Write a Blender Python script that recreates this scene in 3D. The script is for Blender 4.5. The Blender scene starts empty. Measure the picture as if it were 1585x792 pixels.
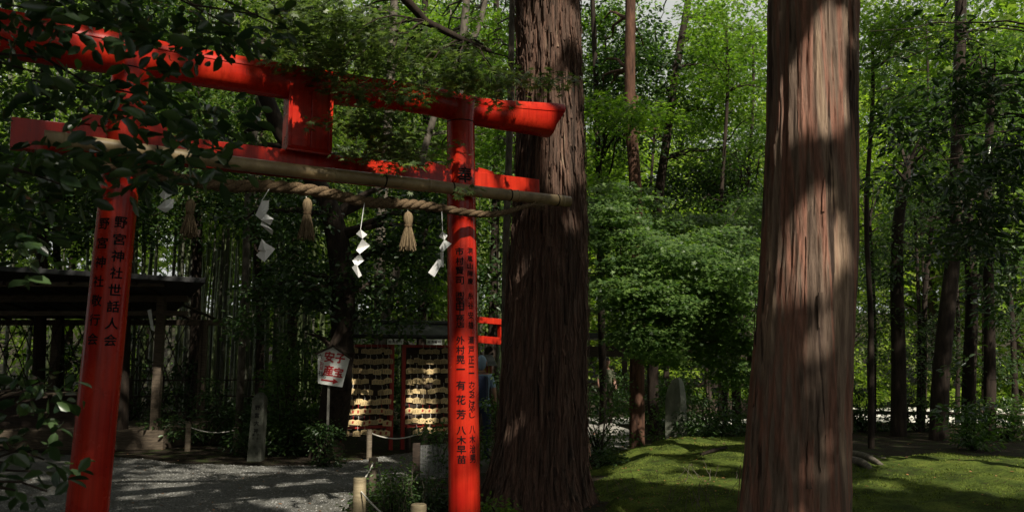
import bpy, bmesh, math, random
import numpy as np
from math import radians as R, sin, cos, pi
from mathutils import Vector
random.seed(7); RNG = np.random.default_rng(11)
SC = bpy.context.scene; COL = SC.collection

# ------------------------------------------------------------------ camera
F, HZ, CAMZ = 1250.0, 164.0, 1.6
PITCH = math.atan(HZ / F)
cam = bpy.data.objects.new('camera', bpy.data.cameras.new('camera')); COL.objects.link(cam)
cam.location = (0, 0, CAMZ); cam.rotation_euler = (pi/2 + PITCH, 0, 0)
cam.data.lens = 36*F/1585; cam.data.sensor_width = 36; cam.data.clip_end = 600; cam.data.clip_start = .05
cam.data.dof.use_dof = True; cam.data.dof.focus_distance = 8.8; cam.data.dof.aperture_fstop = 4.0
SC.camera = cam
# ------------------------------------------------------------------ sky and sun
S = np.array([.36, -.74, .84]); S /= np.linalg.norm(S)            # towards the sun
w = bpy.data.worlds.new('World'); SC.world = w; w.use_nodes = True
nt = w.node_tree; bg = nt.nodes['Background']
sky = nt.nodes.new('ShaderNodeTexSky'); sky.sky_type = 'NISHITA'; sky.sun_disc = False
sky.sun_elevation = math.asin(S[2]); sky.sun_rotation = math.atan2(S[0], S[1])
sky.dust_density = 3.0
wtc = nt.nodes.new('ShaderNodeTexCoord'); wn = nt.nodes.new('ShaderNodeTexNoise'); wn.inputs['Scale'].default_value = 2.2; wn.inputs['Detail'].default_value = 8
wr_ = nt.nodes.new('ShaderNodeValToRGB'); wr_.color_ramp.elements[0].position = .30; wr_.color_ramp.elements[1].position = .48
wsep = nt.nodes.new('ShaderNodeSeparateXYZ'); wadd = nt.nodes.new('ShaderNodeMath'); wadd.operation = 'MULTIPLY_ADD'; wadd.inputs[1].default_value = .16
wm = nt.nodes.new('ShaderNodeMix'); wm.data_type = 'RGBA'; wm.inputs[7].default_value = (7.2, 7.3, 7.0, 1)
nt.links.new(wtc.outputs['Generated'], wn.inputs['Vector']); nt.links.new(wtc.outputs['Generated'], wsep.inputs[0]); nt.links.new(wsep.outputs[1], wadd.inputs[0]); nt.links.new(wn.outputs[0], wadd.inputs[2])
nt.links.new(wadd.outputs[0], wr_.inputs[0]); nt.links.new(wr_.outputs[0], wm.inputs[0]); nt.links.new(sky.outputs[0], wm.inputs[6])
nt.links.new(wm.outputs[2], bg.inputs[0]); bg.inputs[1].default_value = .064
sl = bpy.data.lights.new('sun', 'SUN'); sl.energy = 5.0; sl.angle = R(.7); sl.color = (1, .93, .80)
so = bpy.data.objects.new('sun', sl); COL.objects.link(so)
so.rotation_euler = Vector(S).to_track_quat('Z', 'Y').to_euler(); so.location = (10, -10, 20)
SC.view_settings.view_transform = 'Standard'; SC.view_settings.look = 'None'
SC.view_settings.exposure = 0.40; SC.view_settings.gamma = 1
SC.render.engine = 'CYCLES'
cy = SC.cycles; cy.max_bounces = 6; cy.diffuse_bounces = 4; cy.glossy_bounces = 2; cy.transmission_bounces = 4
cy.transparent_max_bounces = 4; cy.use_denoising = True; cy.sample_clamp_indirect = 4

# ------------------------------------------------------------------ helpers
def P(px, py, Y):
    """the point of the place at depth Y seen at a pixel of the photograph"""
    x, z = (px - 792.5) / F, (396 - py) / F
    d = np.array([x, cos(PITCH) - z*sin(PITCH), sin(PITCH) + z*cos(PITCH)])
    return np.array([0, 0, CAMZ]) + d * (Y / d[1])
def Gp(px, py, z=0.0):
    x, zz = (px - 792.5) / F, (396 - py) / F
    d = np.array([x, cos(PITCH) - zz*sin(PITCH), sin(PITCH) + zz*cos(PITCH)])
    return np.array([0, 0, CAMZ]) + d * ((z - CAMZ) / d[2])

def _h(i, j, k, s):
    n = (i*374761393 + j*668265263 + k*2147483647 + s*1274126177) & 0xFFFFFFFF
    n = ((n ^ (n >> 13)) * 1274126177) & 0xFFFFFFFF
    return ((n ^ (n >> 16)) & 0xFFFF) / 65535.0
def noise(x, y, z, s=0):
    x, y, z = (np.asarray(a, float) for a in np.broadcast_arrays(x, y, z))
    i, j, k = (np.floor(a).astype(np.int64) for a in (x, y, z))
    fx, fy, fz = x-i, y-j, z-k
    fx, fy, fz = (f*f*(3-2*f) for f in (fx, fy, fz))
    r = 0
    for a in (0, 1):
        for b in (0, 1):
            for c in (0, 1):
                r = r + _h(i+a, j+b, k+c, s) * (fx if a else 1-fx) * (fy if b else 1-fy) * (fz if c else 1-fz)
    return r * 2 - 1

ORG = {}
def tag(o, label=None, cat=None, group=None, kind=None):
    if label: o['label'] = label
    if cat: o['category'] = cat
    if group: o['group'] = group
    if kind: o['kind'] = kind
    return o
def empty(name, loc, label, cat, group=None):
    o = bpy.data.objects.new(name, None); COL.objects.link(o); o.location = tuple(loc); o.empty_display_size = .2
    ORG[o.name] = np.array(loc, float); return tag(o, label, cat, group)
class G:
    def __init__(s): s.V = []; s.F = []; s.n = 0
    def add(s, V, Fc):
        V = np.asarray(V, float).reshape(-1, 3); s.V.append(V)
        s.F += [tuple(i + s.n for i in f) for f in Fc]; s.n += len(V); return s
    def hexa(s, b, t):     # b, t: four points each
        return s.add(list(b)+list(t), [(3,2,1,0),(4,5,6,7),(0,1,5,4),(1,2,6,5),(2,3,7,6),(3,0,4,7)])
    def box(s, c, d, rz=0.0, ax=None):
        hx, hy, hz = d[0]/2, d[1]/2, d[2]/2
        X = np.array([cos(rz), sin(rz), 0]); Y = np.array([-sin(rz), cos(rz), 0]); Z = np.array([0, 0, 1.])
        if ax is not None: X, Y, Z = ax
        c = np.asarray(c, float)
        q = lambda z: [c + a*hx*X + b*hy*Y + z*Z for a, b in ((-1,-1),(1,-1),(1,1),(-1,1))]
        return s.hexa(q(-hz), q(hz))
    def tube(s, pts, rad, seg=8, cap=True):
        pts = np.asarray(pts, float); n = len(pts); rad = np.broadcast_to(rad, n)
        T = np.gradient(pts, axis=0); T /= np.linalg.norm(T, axis=1)[:, None] + 1e-9
        ref = np.array([0, 0, 1.]) if abs(T[0][2]) < .8 else np.array([1., 0, 0])
        V = []
        for p, t, r in zip(pts, T, rad):
            a = np.cross(ref, t); a /= np.linalg.norm(a) + 1e-9; b = np.cross(t, a); ref = np.cross(a, -t) if False else ref
            for k in range(seg):
                an = 2*pi*k/seg; V.append(p + r*(cos(an)*a + sin(an)*b))
        Fc = [(i*seg+k, i*seg+(k+1) % seg, (i+1)*seg+(k+1) % seg, (i+1)*seg+k) for i in range(n-1) for k in range(seg)]
        if cap: Fc += [tuple(range(seg))[::-1], tuple((n-1)*seg+k for k in range(seg))]
        return s.add(V, Fc)
    def lathe(s, c, prof, seg=24):
        V = []; c = np.asarray(c, float)
        for r, z in prof:
            for k in range(seg): V.append(c + np.array([r*cos(2*pi*k/seg), r*sin(2*pi*k/seg), z]))
        n = len(prof)
        Fc = [(i*seg+k, i*seg+(k+1) % seg, (i+1)*seg+(k+1) % seg, (i+1)*seg+k) for i in range(n-1) for k in range(seg)]
        Fc += [tuple(range(seg))[::-1], tuple((n-1)*seg+k for k in range(seg))]
        return s.add(V, Fc)
    def prism(s, pts, vec):
        pts = [np.asarray(p, float) for p in pts]; n = len(pts); v = np.asarray(vec, float)
        return s.add(pts + [p+v for p in pts], [tuple(range(n))[::-1], tuple(range(n, 2*n))] + [(i, (i+1) % n, n+(i+1) % n, n+i) for i in range(n)])
    def build(s, name, mat, parent=None, smooth=False, origin=None, bevel=0):
        V = np.concatenate(s.V)
        return mk(name, V, s.F, mat, parent, smooth, origin, bevel)
def mk(name, V, Fc, mat, parent=None, smooth=False, origin=None, bevel=0, autos=True):
    if parent is not None: org = ORG[parent.name]
    else: org = np.array(origin if origin is not None else (0, 0, 0), float)
    me = bpy.data.meshes.new(name); me.from_pydata((np.asarray(V)-org).tolist(), [], Fc)
    bm = bmesh.new(); bm.from_mesh(me); bmesh.ops.recalc_face_normals(bm, faces=bm.faces[:])
    if bevel:
        bmesh.ops.remove_doubles(bm, verts=bm.verts[:], dist=1e-5)
        ed = [e for e in bm.edges if len(e.link_faces) == 2 and e.calc_face_angle(0) > .6]
        bmesh.ops.bevel(bm, geom=ed, offset=bevel, segments=2, affect='EDGES', profile=.6)
    bm.to_mesh(me); bm.free()
    if smooth:
        me.shade_smooth() if hasattr(me, 'shade_smooth') else None
        me.set_sharp_from_angle(angle=R(40))
    me.materials.append(mat)
    return link(name, me, parent, org)
def link(name, me, parent, org):
    o = bpy.data.objects.new(name, me); COL.objects.link(o)
    if parent is None: o.location = tuple(org)
    else: o.parent = parent
    ORG[o.name] = np.array(org, float); return o
def copy_tree(o, parent=None):
    c = o.copy(); COL.objects.link(c); c.parent = parent
    for ch in [x for x in o.children]: copy_tree(ch, c)
    return c

# ------------------------------------------------------------------ materials
def mat(name, col, rough=.6, spec=.5, build=None, metal=0, coat=0):
    m = bpy.data.materials.new(name); m.use_nodes = True; n = m.node_tree; b = n.nodes['Principled BSDF']
    b.inputs['Base Color'].default_value = (*col, 1); b.inputs['Roughness'].default_value = rough
    b.inputs['Specular IOR Level'].default_value = spec; b.inputs['Metallic'].default_value = metal
    b.inputs['Coat Weight'].default_value = coat
    if build: build(n, b)
    return m
def tex(n, scale=(1,1,1), nscale=5, detail=5, rough=.6, kind='ShaderNodeTexNoise', loc=(0,0,0), dist=0):
    tc = n.nodes.new('ShaderNodeTexCoord'); mp = n.nodes.new('ShaderNodeMapping'); t = n.nodes.new(kind)
    mp.inputs['Scale'].default_value = scale; mp.inputs['Location'].default_value = loc
    n.links.new(tc.outputs['Object'], mp.inputs[0]); n.links.new(mp.outputs[0], t.inputs['Vector'])
    t.inputs['Scale'].default_value = nscale
    if kind == 'ShaderNodeTexNoise':
        t.inputs['Detail'].default_value = detail; t.inputs['Roughness'].default_value = rough; t.inputs['Distortion'].default_value = dist
    return t.outputs['Distance'] if kind == 'ShaderNodeTexVoronoi' else t.outputs[0]
def ramp(n, src, stops):
    r = n.nodes.new('ShaderNodeValToRGB'); e = r.color_ramp.elements
    while len(e) < len(stops): e.new(.5)
    for k, (p, c) in enumerate(stops): e[k].position = p; e[k].color = (*c, 1)
    n.links.new(src, r.inputs[0]); return r.outputs[0]
def mix(n, a, b, f, mode='MIX'):
    m = n.nodes.new('ShaderNodeMix'); m.data_type = 'RGBA'; m.blend_type = mode
    for s, v in ((m.inputs[0], f), (m.inputs[6], a), (m.inputs[7], b)):
        if hasattr(v, 'links') or hasattr(v, 'is_linked'): n.links.new(v, s)
        elif isinstance(v, (tuple, list)): s.default_value = (*v, 1)
        else: s.default_value = v
    return m.outputs[2]
def bump(n, b, src, strength=.5, dist=.02):
    k = n.nodes.new('ShaderNodeBump'); k.inputs['Strength'].default_value = strength; k.inputs['Distance'].default_value = dist
    n.links.new(src, k.inputs['Height'])
    if b.inputs['Normal'].is_linked: n.links.new(b.inputs['Normal'].links[0].from_socket, k.inputs['Normal'])
    n.links.new(k.outputs[0], b.inputs['Normal'])
def setc(n, b, s): n.links.new(s, b.inputs['Base Color'])

def leaf_mat(name, c1, c2, rough=.4, trans=.45, spec=.4, tcol=None):
    m = bpy.data.materials.new(name); m.use_nodes = True; n = m.node_tree; b = n.nodes['Principled BSDF']
    a = n.nodes.new('ShaderNodeAttribute'); a.attribute_name = 'tint'
    c = ramp(n, a.outputs['Fac'], [(0, c1), (.85, c2), (1, tuple(min(1, v*1.5) for v in c2))])
    setc(n, b, c); b.inputs['Roughness'].default_value = rough; b.inputs['Specular IOR Level'].default_value = spec
    t = n.nodes.new('ShaderNodeBsdfTranslucent'); g = mix(n, c, tcol or (1.0, 1.25, .35), 1.0, 'MULTIPLY')
    g2 = mix(n, g, (1.9, 1.9, 1.9), 1.0, 'MULTIPLY'); n.links.new(g2, t.inputs[0])
    x = n.nodes.new('ShaderNodeMixShader'); x.inputs[0].default_value = trans
    n.links.new(b.outputs[0], x.inputs[1]); n.links.new(t.outputs[0], x.inputs[2])
    n.links.new(x.outputs[0], n.nodes['Material Output'].inputs[0]); return m

def _red(n, b):
    v = tex(n, nscale=2.2, detail=6); c = ramp(n, v, [(.3, (.36, .011, .007)), (.7, (.52, .030, .010))])
    g = tex(n, (1, 1, .25), 9, 8, .7); k = ramp(n, g, [(.62, (0,0,0)), (.72, (1,1,1))])
    c = mix(n, c, (.16, .015, .010), k)
    ch = tex(n, (1, 1, .8), 26, 6, .75, loc=(4, 1, 2)); c = mix(n, c, (.075, .02, .014), ramp(n, ch, [(.66, (0,)*3), (.69, (.85,)*3)]))
    dr = tex(n, (14, 14, .5), 2.2, 6, .6); c = mix(n, c, ramp(n, dr, [(.35, (.62, .55, .55)), (.55, (1.05,)*3)]), .7, 'MULTIPLY'); setc(n, b, c)
    d = tex(n, nscale=30, detail=5); bump(n, b, d, .12, .004)
    r = ramp(n, v, [(.2, (.16,)*3), (.8, (.36,)*3)]); n.links.new(r, b.inputs['Roughness'])
M_RED = mat('red_lacquer', (.5, .03, .015), .25, .28, _red)
M_REDOLD = mat('old_red_paint', (.38, .03, .02), .5)
M_BLACK = mat('black_ink', (.004, .004, .004), .7, .15)
def _bamboo_dry(n, b):
    v = tex(n, (1, 1, 1), 5, 7, .7); c = ramp(n, v, [(.25, (.10, .07, .035)), (.55, (.30, .22, .11)), (.8, (.46, .37, .21))])
    setc(n, b, c); bump(n, b, tex(n, nscale=40), .3, .004)
M_POLE = mat('weathered_bamboo', (.3, .22, .11), .45, .5, _bamboo_dry)
def _rope(n, b):
    v = tex(n, nscale=60, detail=4); c = ramp(n, v, [(.3, (.06, .04, .022)), (.75, (.22, .15, .085))]); setc(n, b, c); bump(n, b, v, .8, .01)
M_ROPE = mat('straw_rope', (.3, .2, .1), .9, .2, _rope)
M_STRAW = mat('dry_straw', (.34, .24, .12), .8, .2, lambda n, b: setc(n, b, ramp(n, tex(n, (12, 12, 1), 12), [(.3, (.08, .055, .03)), (.7, (.27, .20, .115))])))
M_CORD = mat('pale_cord', (.6, .57, .5), .8)
M_PAPER = mat('white_paper', (.82, .82, .80), .8, .2)
def _cedar(dark, mid, red, pale, amt):
    def f(n, b):
        a = tex(n, (11, 11, .55), 1.6, 9, .62); fine = tex(n, (38, 38, 1.1), 1.6, 7, .65)
        c = ramp(n, a, [(.34, dark), (.48, mid), (.60, red), (.72, pale)])
        s = tex(n, (5, 5, .35), 1.4, 5, .5, loc=(3, 7, 1)); k = ramp(n, s, [(.5, (0,)*3), (.62, (amt,)*3)])
        c = mix(n, c, red, k)
        k2 = ramp(n, fine, [(.3, (.45,)*3), (.62, (1.15,)*3)]); c = mix(n, c, k2, 1.0, 'MULTIPLY'); setc(n, b, c)
        bump(n, b, a, .8, .05); bump(n, b, fine, .9, .03)
    return f
M_CEDAR = mat('dark_cedar_bark', (.1, .06, .04), .85, .25, _cedar((.03, .02, .015), (.125, .080, .058), (.18, .10, .07), (.36, .26, .18), .4))
def _cypress(n, b):
    band = tex(n, (3.4, 3.4, .16), 1.9, 3, .5, loc=(2, 1, 4)); a = tex(n, (8, 8, .9), 1.7, 10, .68, dist=.3); fine = tex(n, (34, 34, 2.2), 1.6, 9, .7, dist=.4); cr = tex(n, (7, 7, .30), 1.7, 4, .5, loc=(5, 2, 8))
    c = ramp(n, band, [(.30, (.075, .05, .038)), (.42, (.21, .15, .11)), (.50, (.30, .145, .10)), (.57, (.20, .14, .105)), (.66, (.36, .26, .18)), (.78, (.18, .085, .058))])
    c = mix(n, c, ramp(n, a, [(.32, (.5, .46, .43)), (.5, (.95, .92, .9)), (.68, (1.2, 1.18, 1.15))]), 1.0, 'MULTIPLY')
    c = mix(n, c, ramp(n, fine, [(.3, (.7,)*3), (.62, (1.12,)*3)]), 1.0, 'MULTIPLY')
    c = mix(n, c, (.035, .022, .016), ramp(n, cr, [(.36, (.92,)*3), (.40, (0,)*3)])); setc(n, b, c)
    bump(n, b, a, .6, .03); bump(n, b, fine, .8, .015); bump(n, b, cr, .5, .04)
M_CEDAR2 = mat('peeling_cypress_bark', (.3, .16, .1), .8, .25, _cypress)
def _bark(n, b):
    v = tex(n, (6, 6, 1.2), 2.5, 8); setc(n, b, ramp(n, v, [(.3, (.012, .009, .007)), (.6, (.042, .030, .022)), (.8, (.09, .07, .055))])); bump(n, b, v, .8, .02)
M_BARK = mat('forest_bark', (.08, .05, .04), .9, .2, _bark)
M_BARKR = mat('reddish_bark', (.15, .07, .04), .9, .2, lambda n, b: (setc(n, b, ramp(n, tex(n, (6, 6, 1.2), 2.5, 8), [(.3, (.03, .017, .012)), (.7, (.15, .075, .048))])), bump(n, b, tex(n, (6, 6, 1.2), 2.5, 8), .8, .02)))
M_BARKG = mat('grey_bark', (.25, .22, .18), .85, .2, lambda n, b: setc(n, b, ramp(n, tex(n, (5, 5, 2), 3, 6), [(.3, (.05, .042, .033)), (.7, (.17, .145, .115))])))
def _culm(n, b):
    v = tex(n, (1, 1, .3), 2.5, 4); setc(n, b, ramp(n, v, [(.3, (.045, .062, .025)), (.7, (.12, .15, .06))]))
M_CULM = mat('green_bamboo', (.15, .2, .07), .35, .5, _culm)
M_CULM2 = mat('grey_bamboo', (.2, .2, .13), .5, .4, lambda n, b: setc(n, b, ramp(n, tex(n, (1, 1, .3), 2.5, 4), [(.3, (.035, .038, .025)), (.7, (.12, .12, .08))])))
def _gravel(n, b):
    v = tex(n, nscale=34, kind='ShaderNodeTexVoronoi'); w_ = tex(n, nscale=.7, detail=6); f = tex(n, nscale=150, detail=3)
    c = ramp(n, f, [(.3, (.065, .066, .06)), (.5, (.15, .15, .138)), (.72, (.30, .29, .265))])
    c = mix(n, c, ramp(n, w_, [(.35, (.6, .58, .52)), (.65, (1.1, 1.1, 1.1))]), 1.0, 'MULTIPLY'); setc(n, b, c)
    bump(n, b, v, .9, .03); bump(n, b, f, .7, .012)
M_GRAVEL = mat('grey_gravel', (.3, .3, .28), .9, .2, _gravel)
def _soil(n, b):
    v = tex(n, nscale=3, detail=8); f = tex(n, nscale=45, detail=6)
    c = ramp(n, f, [(.3, (.010, .008, .006)), (.55, (.030, .022, .015)), (.75, (.075, .055, .035))])
    c = mix(n, c, (.035, .05, .012), ramp(n, v, [(.5, (0,)*3), (.62, (.8,)*3)])); setc(n, b, c); bump(n, b, f, 1, .03)
M_SOIL = mat('forest_soil', (.05, .035, .02), .95, .15, _soil)
def _moss(n, b):
    v = tex(n, nscale=2.3, detail=9, rough=.68); f = tex(n, nscale=70, detail=6, rough=.7); m_ = tex(n, (1, 2.2, 1), 9, 8, .7)
    c = ramp(n, v, [(.28, (.026, .034, .011)), (.42, (.06, .09, .016)), (.58, (.13, .175, .030)), (.7, (.19, .215, .042)), (.82, (.075, .055, .028))])
    c = mix(n, c, ramp(n, f, [(.3, (.35,)*3), (.65, (1.35,)*3)]), 1.0, 'MULTIPLY')
    c = mix(n, c, (.045, .03, .016), ramp(n, m_, [(.56, (0,)*3), (.64, (.9,)*3)])); setc(n, b, c)
    bump(n, b, f, 1, .03); bump(n, b, m_, .7, .06)
M_MOSS = mat('moss', (.1, .14, .02), .95, .1, _moss)
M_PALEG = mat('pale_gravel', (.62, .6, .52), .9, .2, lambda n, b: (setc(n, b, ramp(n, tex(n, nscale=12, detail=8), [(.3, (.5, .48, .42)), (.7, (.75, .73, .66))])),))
def _stone(n, b):
    v = tex(n, nscale=6, detail=9, rough=.7); setc(n, b, ramp(n, v, [(.3, (.045, .052, .035)), (.55, (.12, .125, .10)), (.75, (.24, .24, .20))])); bump(n, b, v, .7, .02)
M_STONE = mat('lichen_stone', (.22, .22, .19), .85, .3, _stone)
M_STELE = mat('pale_lichen_stone', (.3, .3, .26), .8, .3, lambda n, b: (setc(n, b, ramp(n, tex(n, (2, 2, .8), 3, 8), [(.3, (.10, .11, .08)), (.55, (.20, .21, .165)), (.75, (.33, .33, .28))])), bump(n, b, tex(n, nscale=9, detail=8), .5, .02)))
M_CONC = mat('old_concrete', (.24, .23, .21), .9, .2, lambda n, b: setc(n, b, ramp(n, tex(n, nscale=4, detail=9), [(.3, (.14, .13, .11)), (.7, (.3, .29, .26))])))
def _wood(lo, hi):
    def f(n, b):
        v = tex(n, (2, 2, 14), 3, 7); setc(n, b, ramp(n, v, [(.3, lo), (.7, hi)])); bump(n, b, v, .3, .01)
    return f
M_WDARK = mat('dark_timber', (.05, .035, .025), .7, .3, _wood((.022, .016, .012), (.07, .048, .034)))
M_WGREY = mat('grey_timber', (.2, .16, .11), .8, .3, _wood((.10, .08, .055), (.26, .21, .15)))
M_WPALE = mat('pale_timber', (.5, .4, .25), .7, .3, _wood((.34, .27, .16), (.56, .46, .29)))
M_EMA = mat('plaque_wood', (.6, .46, .26), .65, .3, lambda n, b: setc(n, b, ramp(n, tex(n, (3, 3, 25), 4, 6), [(.3, (.60, .42, .19)), (.7, (.84, .65, .35))])))
M_EMADARK = mat('darker_plaque_wood', (.35, .27, .16), .7, .3, lambda n, b: setc(n, b, ramp(n, tex(n, (3, 3, 25), 4, 6), [(.3, (.38, .27, .13)), (.7, (.60, .46, .25))])))
M_STAMP = mat('red_stamp', (.42, .05, .03), .7)
M_ROOF = mat('dark_roof', (.025, .025, .028), .55, .4, lambda n, b: (setc(n, b, ramp(n, tex(n, nscale=8, detail=8), [(.3, (.012, .012, .013)), (.7, (.05, .05, .05))])), bump(n, b, tex(n, nscale=20, detail=6), .5, .01)))
M_WHITE = mat('white_board', (.72, .74, .68), .6, .3, lambda n, b: setc(n, b, ramp(n, tex(n, nscale=5, detail=8), [(.3, (.76, .78, .72)), (.6, (.86, .87, .83))])))
M_SIGNRED = mat('sign_red', (.5, .015, .02), .5)
M_METAL = mat('galvanised_wire', (.35, .35, .34), .45, .5, metal=.6)
M_YELLOW = mat('yellow_panel', (.75, .6, .08), .6)
M_SKIN = mat('skin', (.5, .28, .2), .55); M_HAIR = mat('dark_hair', (.015, .011, .009), .5)
M_NAVY = mat('navy_cloth', (.02, .03, .07), .8); M_SKYB = mat('light_blue_cloth', (.3, .42, .58), .8); M_KHAKI = mat('pale_olive_cloth', (.17, .18, .11), .85)
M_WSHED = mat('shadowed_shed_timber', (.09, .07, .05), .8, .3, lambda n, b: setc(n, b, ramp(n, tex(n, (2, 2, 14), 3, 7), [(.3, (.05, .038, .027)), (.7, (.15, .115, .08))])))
M_DEAD = leaf_mat('fallen_leaf', (.10, .05, .025), (.38, .17, .07), .7, .1)

L_MAPLE = leaf_mat('maple_leaf_shade', (.05, .085, .03), (.12, .16, .055), .42, .40, .5, (1.0, 1.12, .5))
L_MAPLEP = leaf_mat('maple_leaf_pale', (.040, .085, .020), (.110, .175, .042), .45, .42, .35, (1.0, 1.15, .45))
L_MAPLEB = leaf_mat('maple_leaf_sun', (.055, .105, .02), (.12, .17, .035), .5, .5)
L_EVER = leaf_mat('evergreen_leaf', (.018, .042, .014), (.045, .08, .022), .38, .25)
L_EVERM = leaf_mat('broadleaf_green', (.035, .075, .02), (.08, .13, .03), .4, .35)
L_CAM = leaf_mat('camellia_leaf', (.014, .034, .015), (.05, .085, .03), .28, .25, .5)
L_BAM = leaf_mat('bamboo_leaf', (.09, .14, .03), (.2, .25, .06), .5, .5)
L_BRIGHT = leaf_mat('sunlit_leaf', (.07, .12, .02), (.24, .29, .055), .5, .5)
L_CONIF = leaf_mat('cedar_spray', (.02, .04, .014), (.045, .075, .02), .6, .2)

# ------------------------------------------------------------------ leaves
T_RH = (np.array([(0,0,0),(.5,.5,.06),(1,0,0),(.5,-.5,.06)]), [(0,1,2,3)])
T_OV = (np.array([(0,0,0),(.22,.36,.05),(.55,.5,.08),(.82,.3,.04),(1,0,-.06),(.82,-.3,.04),(.55,-.5,.08),(.22,-.36,.05)]), [(0,1,2,3,4),(0,4,5,6,7)])
def _star():
    v = [(0,0,0)]; lob = [(-118,.42),(-62,.72),(-30,.92),(0,1.0),(30,.92),(62,.72),(118,.42)]
    out = []
    for k, (a, r) in enumerate(lob):
        out.append((r*cos(R(a)), r*sin(R(a)), -.10*r))
        if k < 6: m = (a+lob[k+1][0])/2; out.append((.30*cos(R(m)), .30*sin(R(m)), 0))
    V = np.array(v + out); V[:, 1] *= 1.0
    n = len(out); fs = [(0, i, i+1) for i in range(1, n)]
    return V, fs
T_STAR = _star()
T_FIVE = (np.array([(0,0,0),(-.1,.55,-.05),(.28,.22,0),(.62,.55,-.06),(.55,.12,0),(1,0,-.08),(.55,-.12,0),(.62,-.55,-.06),(.28,-.22,0),(-.1,-.55,-.05)]), [(0,1,2,8,9),(2,3,4,6,7,8),(4,5,6)])
T_CLUMP = (np.array([(0,0,0),(.2,.28,.05),(.45,.10,0),(.6,.5,.04),(.72,.12,0),(1,0,-.06),(.75,-.2,0),(.5,-.5,.05),(.4,-.14,0),(.12,-.3,.04)]), [(0,1,2,8,9),(2,3,4,6,7,8),(4,5,6)])
T_LAN = (np.array([(0,0,0),(.3,.5,0),(1,0,-.15),(.3,-.5,0)]), [(0,1,2,3)])

GAPS = []   # openings in the canopy: (point on the ground or object that the sun reaches, radius)
def in_gap(C, pad=0.0):
    m = np.zeros(len(C), bool)
    for T, r, t0 in GAPS:
        d = C - T; t = d @ S; q = d - t[:, None]*S
        m |= (np.linalg.norm(q, axis=1) < r+pad) & (t > t0)
    return m
def leaves(name, C, U, N, L, W, tmpl, m, parent, cull=True, pad=0.0):
    C = np.asarray(C, float)
    L = np.broadcast_to(L, len(C)); W = np.broadcast_to(W, len(C))
    if cull and GAPS:
        Un = U/(np.linalg.norm(U, axis=1)[:, None]+1e-9); k = ~(in_gap(C, pad*.3) | in_gap(C+Un*(L*.5)[:, None], pad*.3) | in_gap(C+Un*(L*.9)[:, None], pad*.3)); C, U, N, L, W = C[k], U[k], N[k], L[k], W[k]
    U = U / (np.linalg.norm(U, axis=1)[:, None]+1e-9); Vv = np.cross(N, U); Vv /= np.linalg.norm(Vv, axis=1)[:, None]+1e-9
    N2 = np.cross(U, Vv); tv, tf = tmpl; n, k = len(C), len(tv)
    pos = (C[:, None] + tv[None, :, 0:1]*(U*L[:, None])[:, None] + tv[None, :, 1:2]*(Vv*W[:, None])[:, None] + tv[None, :, 2:3]*(N2*L[:, None])[:, None])
    pos = pos.reshape(-1, 3) - ORG[parent.name]
    me = bpy.data.meshes.new(name); me.vertices.add(n*k); me.vertices.foreach_set('co', pos.ravel().astype(np.float32))
    fl = np.array([i for f in tf for i in f]); ln = np.array([len(f) for f in tf])
    idx = (np.arange(n)[:, None]*k + fl[None]).ravel(); tot = np.tile(ln, n)
    me.loops.add(len(idx)); me.loops.foreach_set('vertex_index', idx.astype(np.int32))
    me.polygons.add(len(tot)); st = np.concatenate([[0], np.cumsum(tot)[:-1]]); me.polygons.foreach_set('loop_start', st.astype(np.int32))
    me.update(calc_edges=True)
    at = me.attributes.new('tint', 'FLOAT', 'FACE'); at.data.foreach_set('value', np.repeat(RNG.random(n)**1.3, len(tf)).astype(np.float32))
    me.materials.append(m)
    return link(name, me, parent, ORG[parent.name])
def rdir(n, up=0.0):
    v = RNG.normal(size=(n, 3)); v /= np.linalg.norm(v, axis=1)[:, None]
    v[:, 2] += up; return v / np.linalg.norm(v, axis=1)[:, None]
def spray_pts(C, R3, n, flat=True):
    """n leaf positions in each clump C (k,3) with radii R3; denser at the rim's upper side"""
    k = len(C); d = rdir(k*n); r = RNG.random(k*n)**.45
    q = d * r[:, None] * R3
    return np.repeat(C, n, 0) + q, d
def shape_leaf(Pts, d, up=1.6, droop=.25):
    n = len(Pts); N = rdir(n, up); U = d.copy(); U[:, 2] = U[:, 2]*.3 - droop; U += RNG.normal(size=(n, 3))*.35
    return U, N
def limb(g, a, b, r0, r1, sag=.15, n=6, wob=.06):
    a, b = np.asarray(a, float), np.asarray(b, float); t = np.linspace(0, 1, n)
    p = a[None]*(1-t)[:, None] + b[None]*t[:, None]; l = np.linalg.norm(b-a)
    p[:, 2] += sag*l*np.sin(pi*t); p[1:-1] += RNG.normal(size=(n-2, 3))*wob*l*.35
    g.tube(p, np.linspace(r0, r1, n), 6)
    return p
def smooth_path(pts, n):
    pts = np.asarray(pts, float); s = np.linspace(0, len(pts)-1, n); i = np.minimum(s.astype(int), len(pts)-2); f = (s-i)[:, None]
    g = lambda k: pts[np.clip(i+k, 0, len(pts)-1)]
    p0, p1, p2, p3 = g(-1), g(0), g(1), g(2)
    return .5*((2*p1)+(-p0+p2)*f+(2*p0-5*p1+4*p2-p3)*f**2+(-p0+3*p1-3*p2+p3)*f**3)

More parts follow.
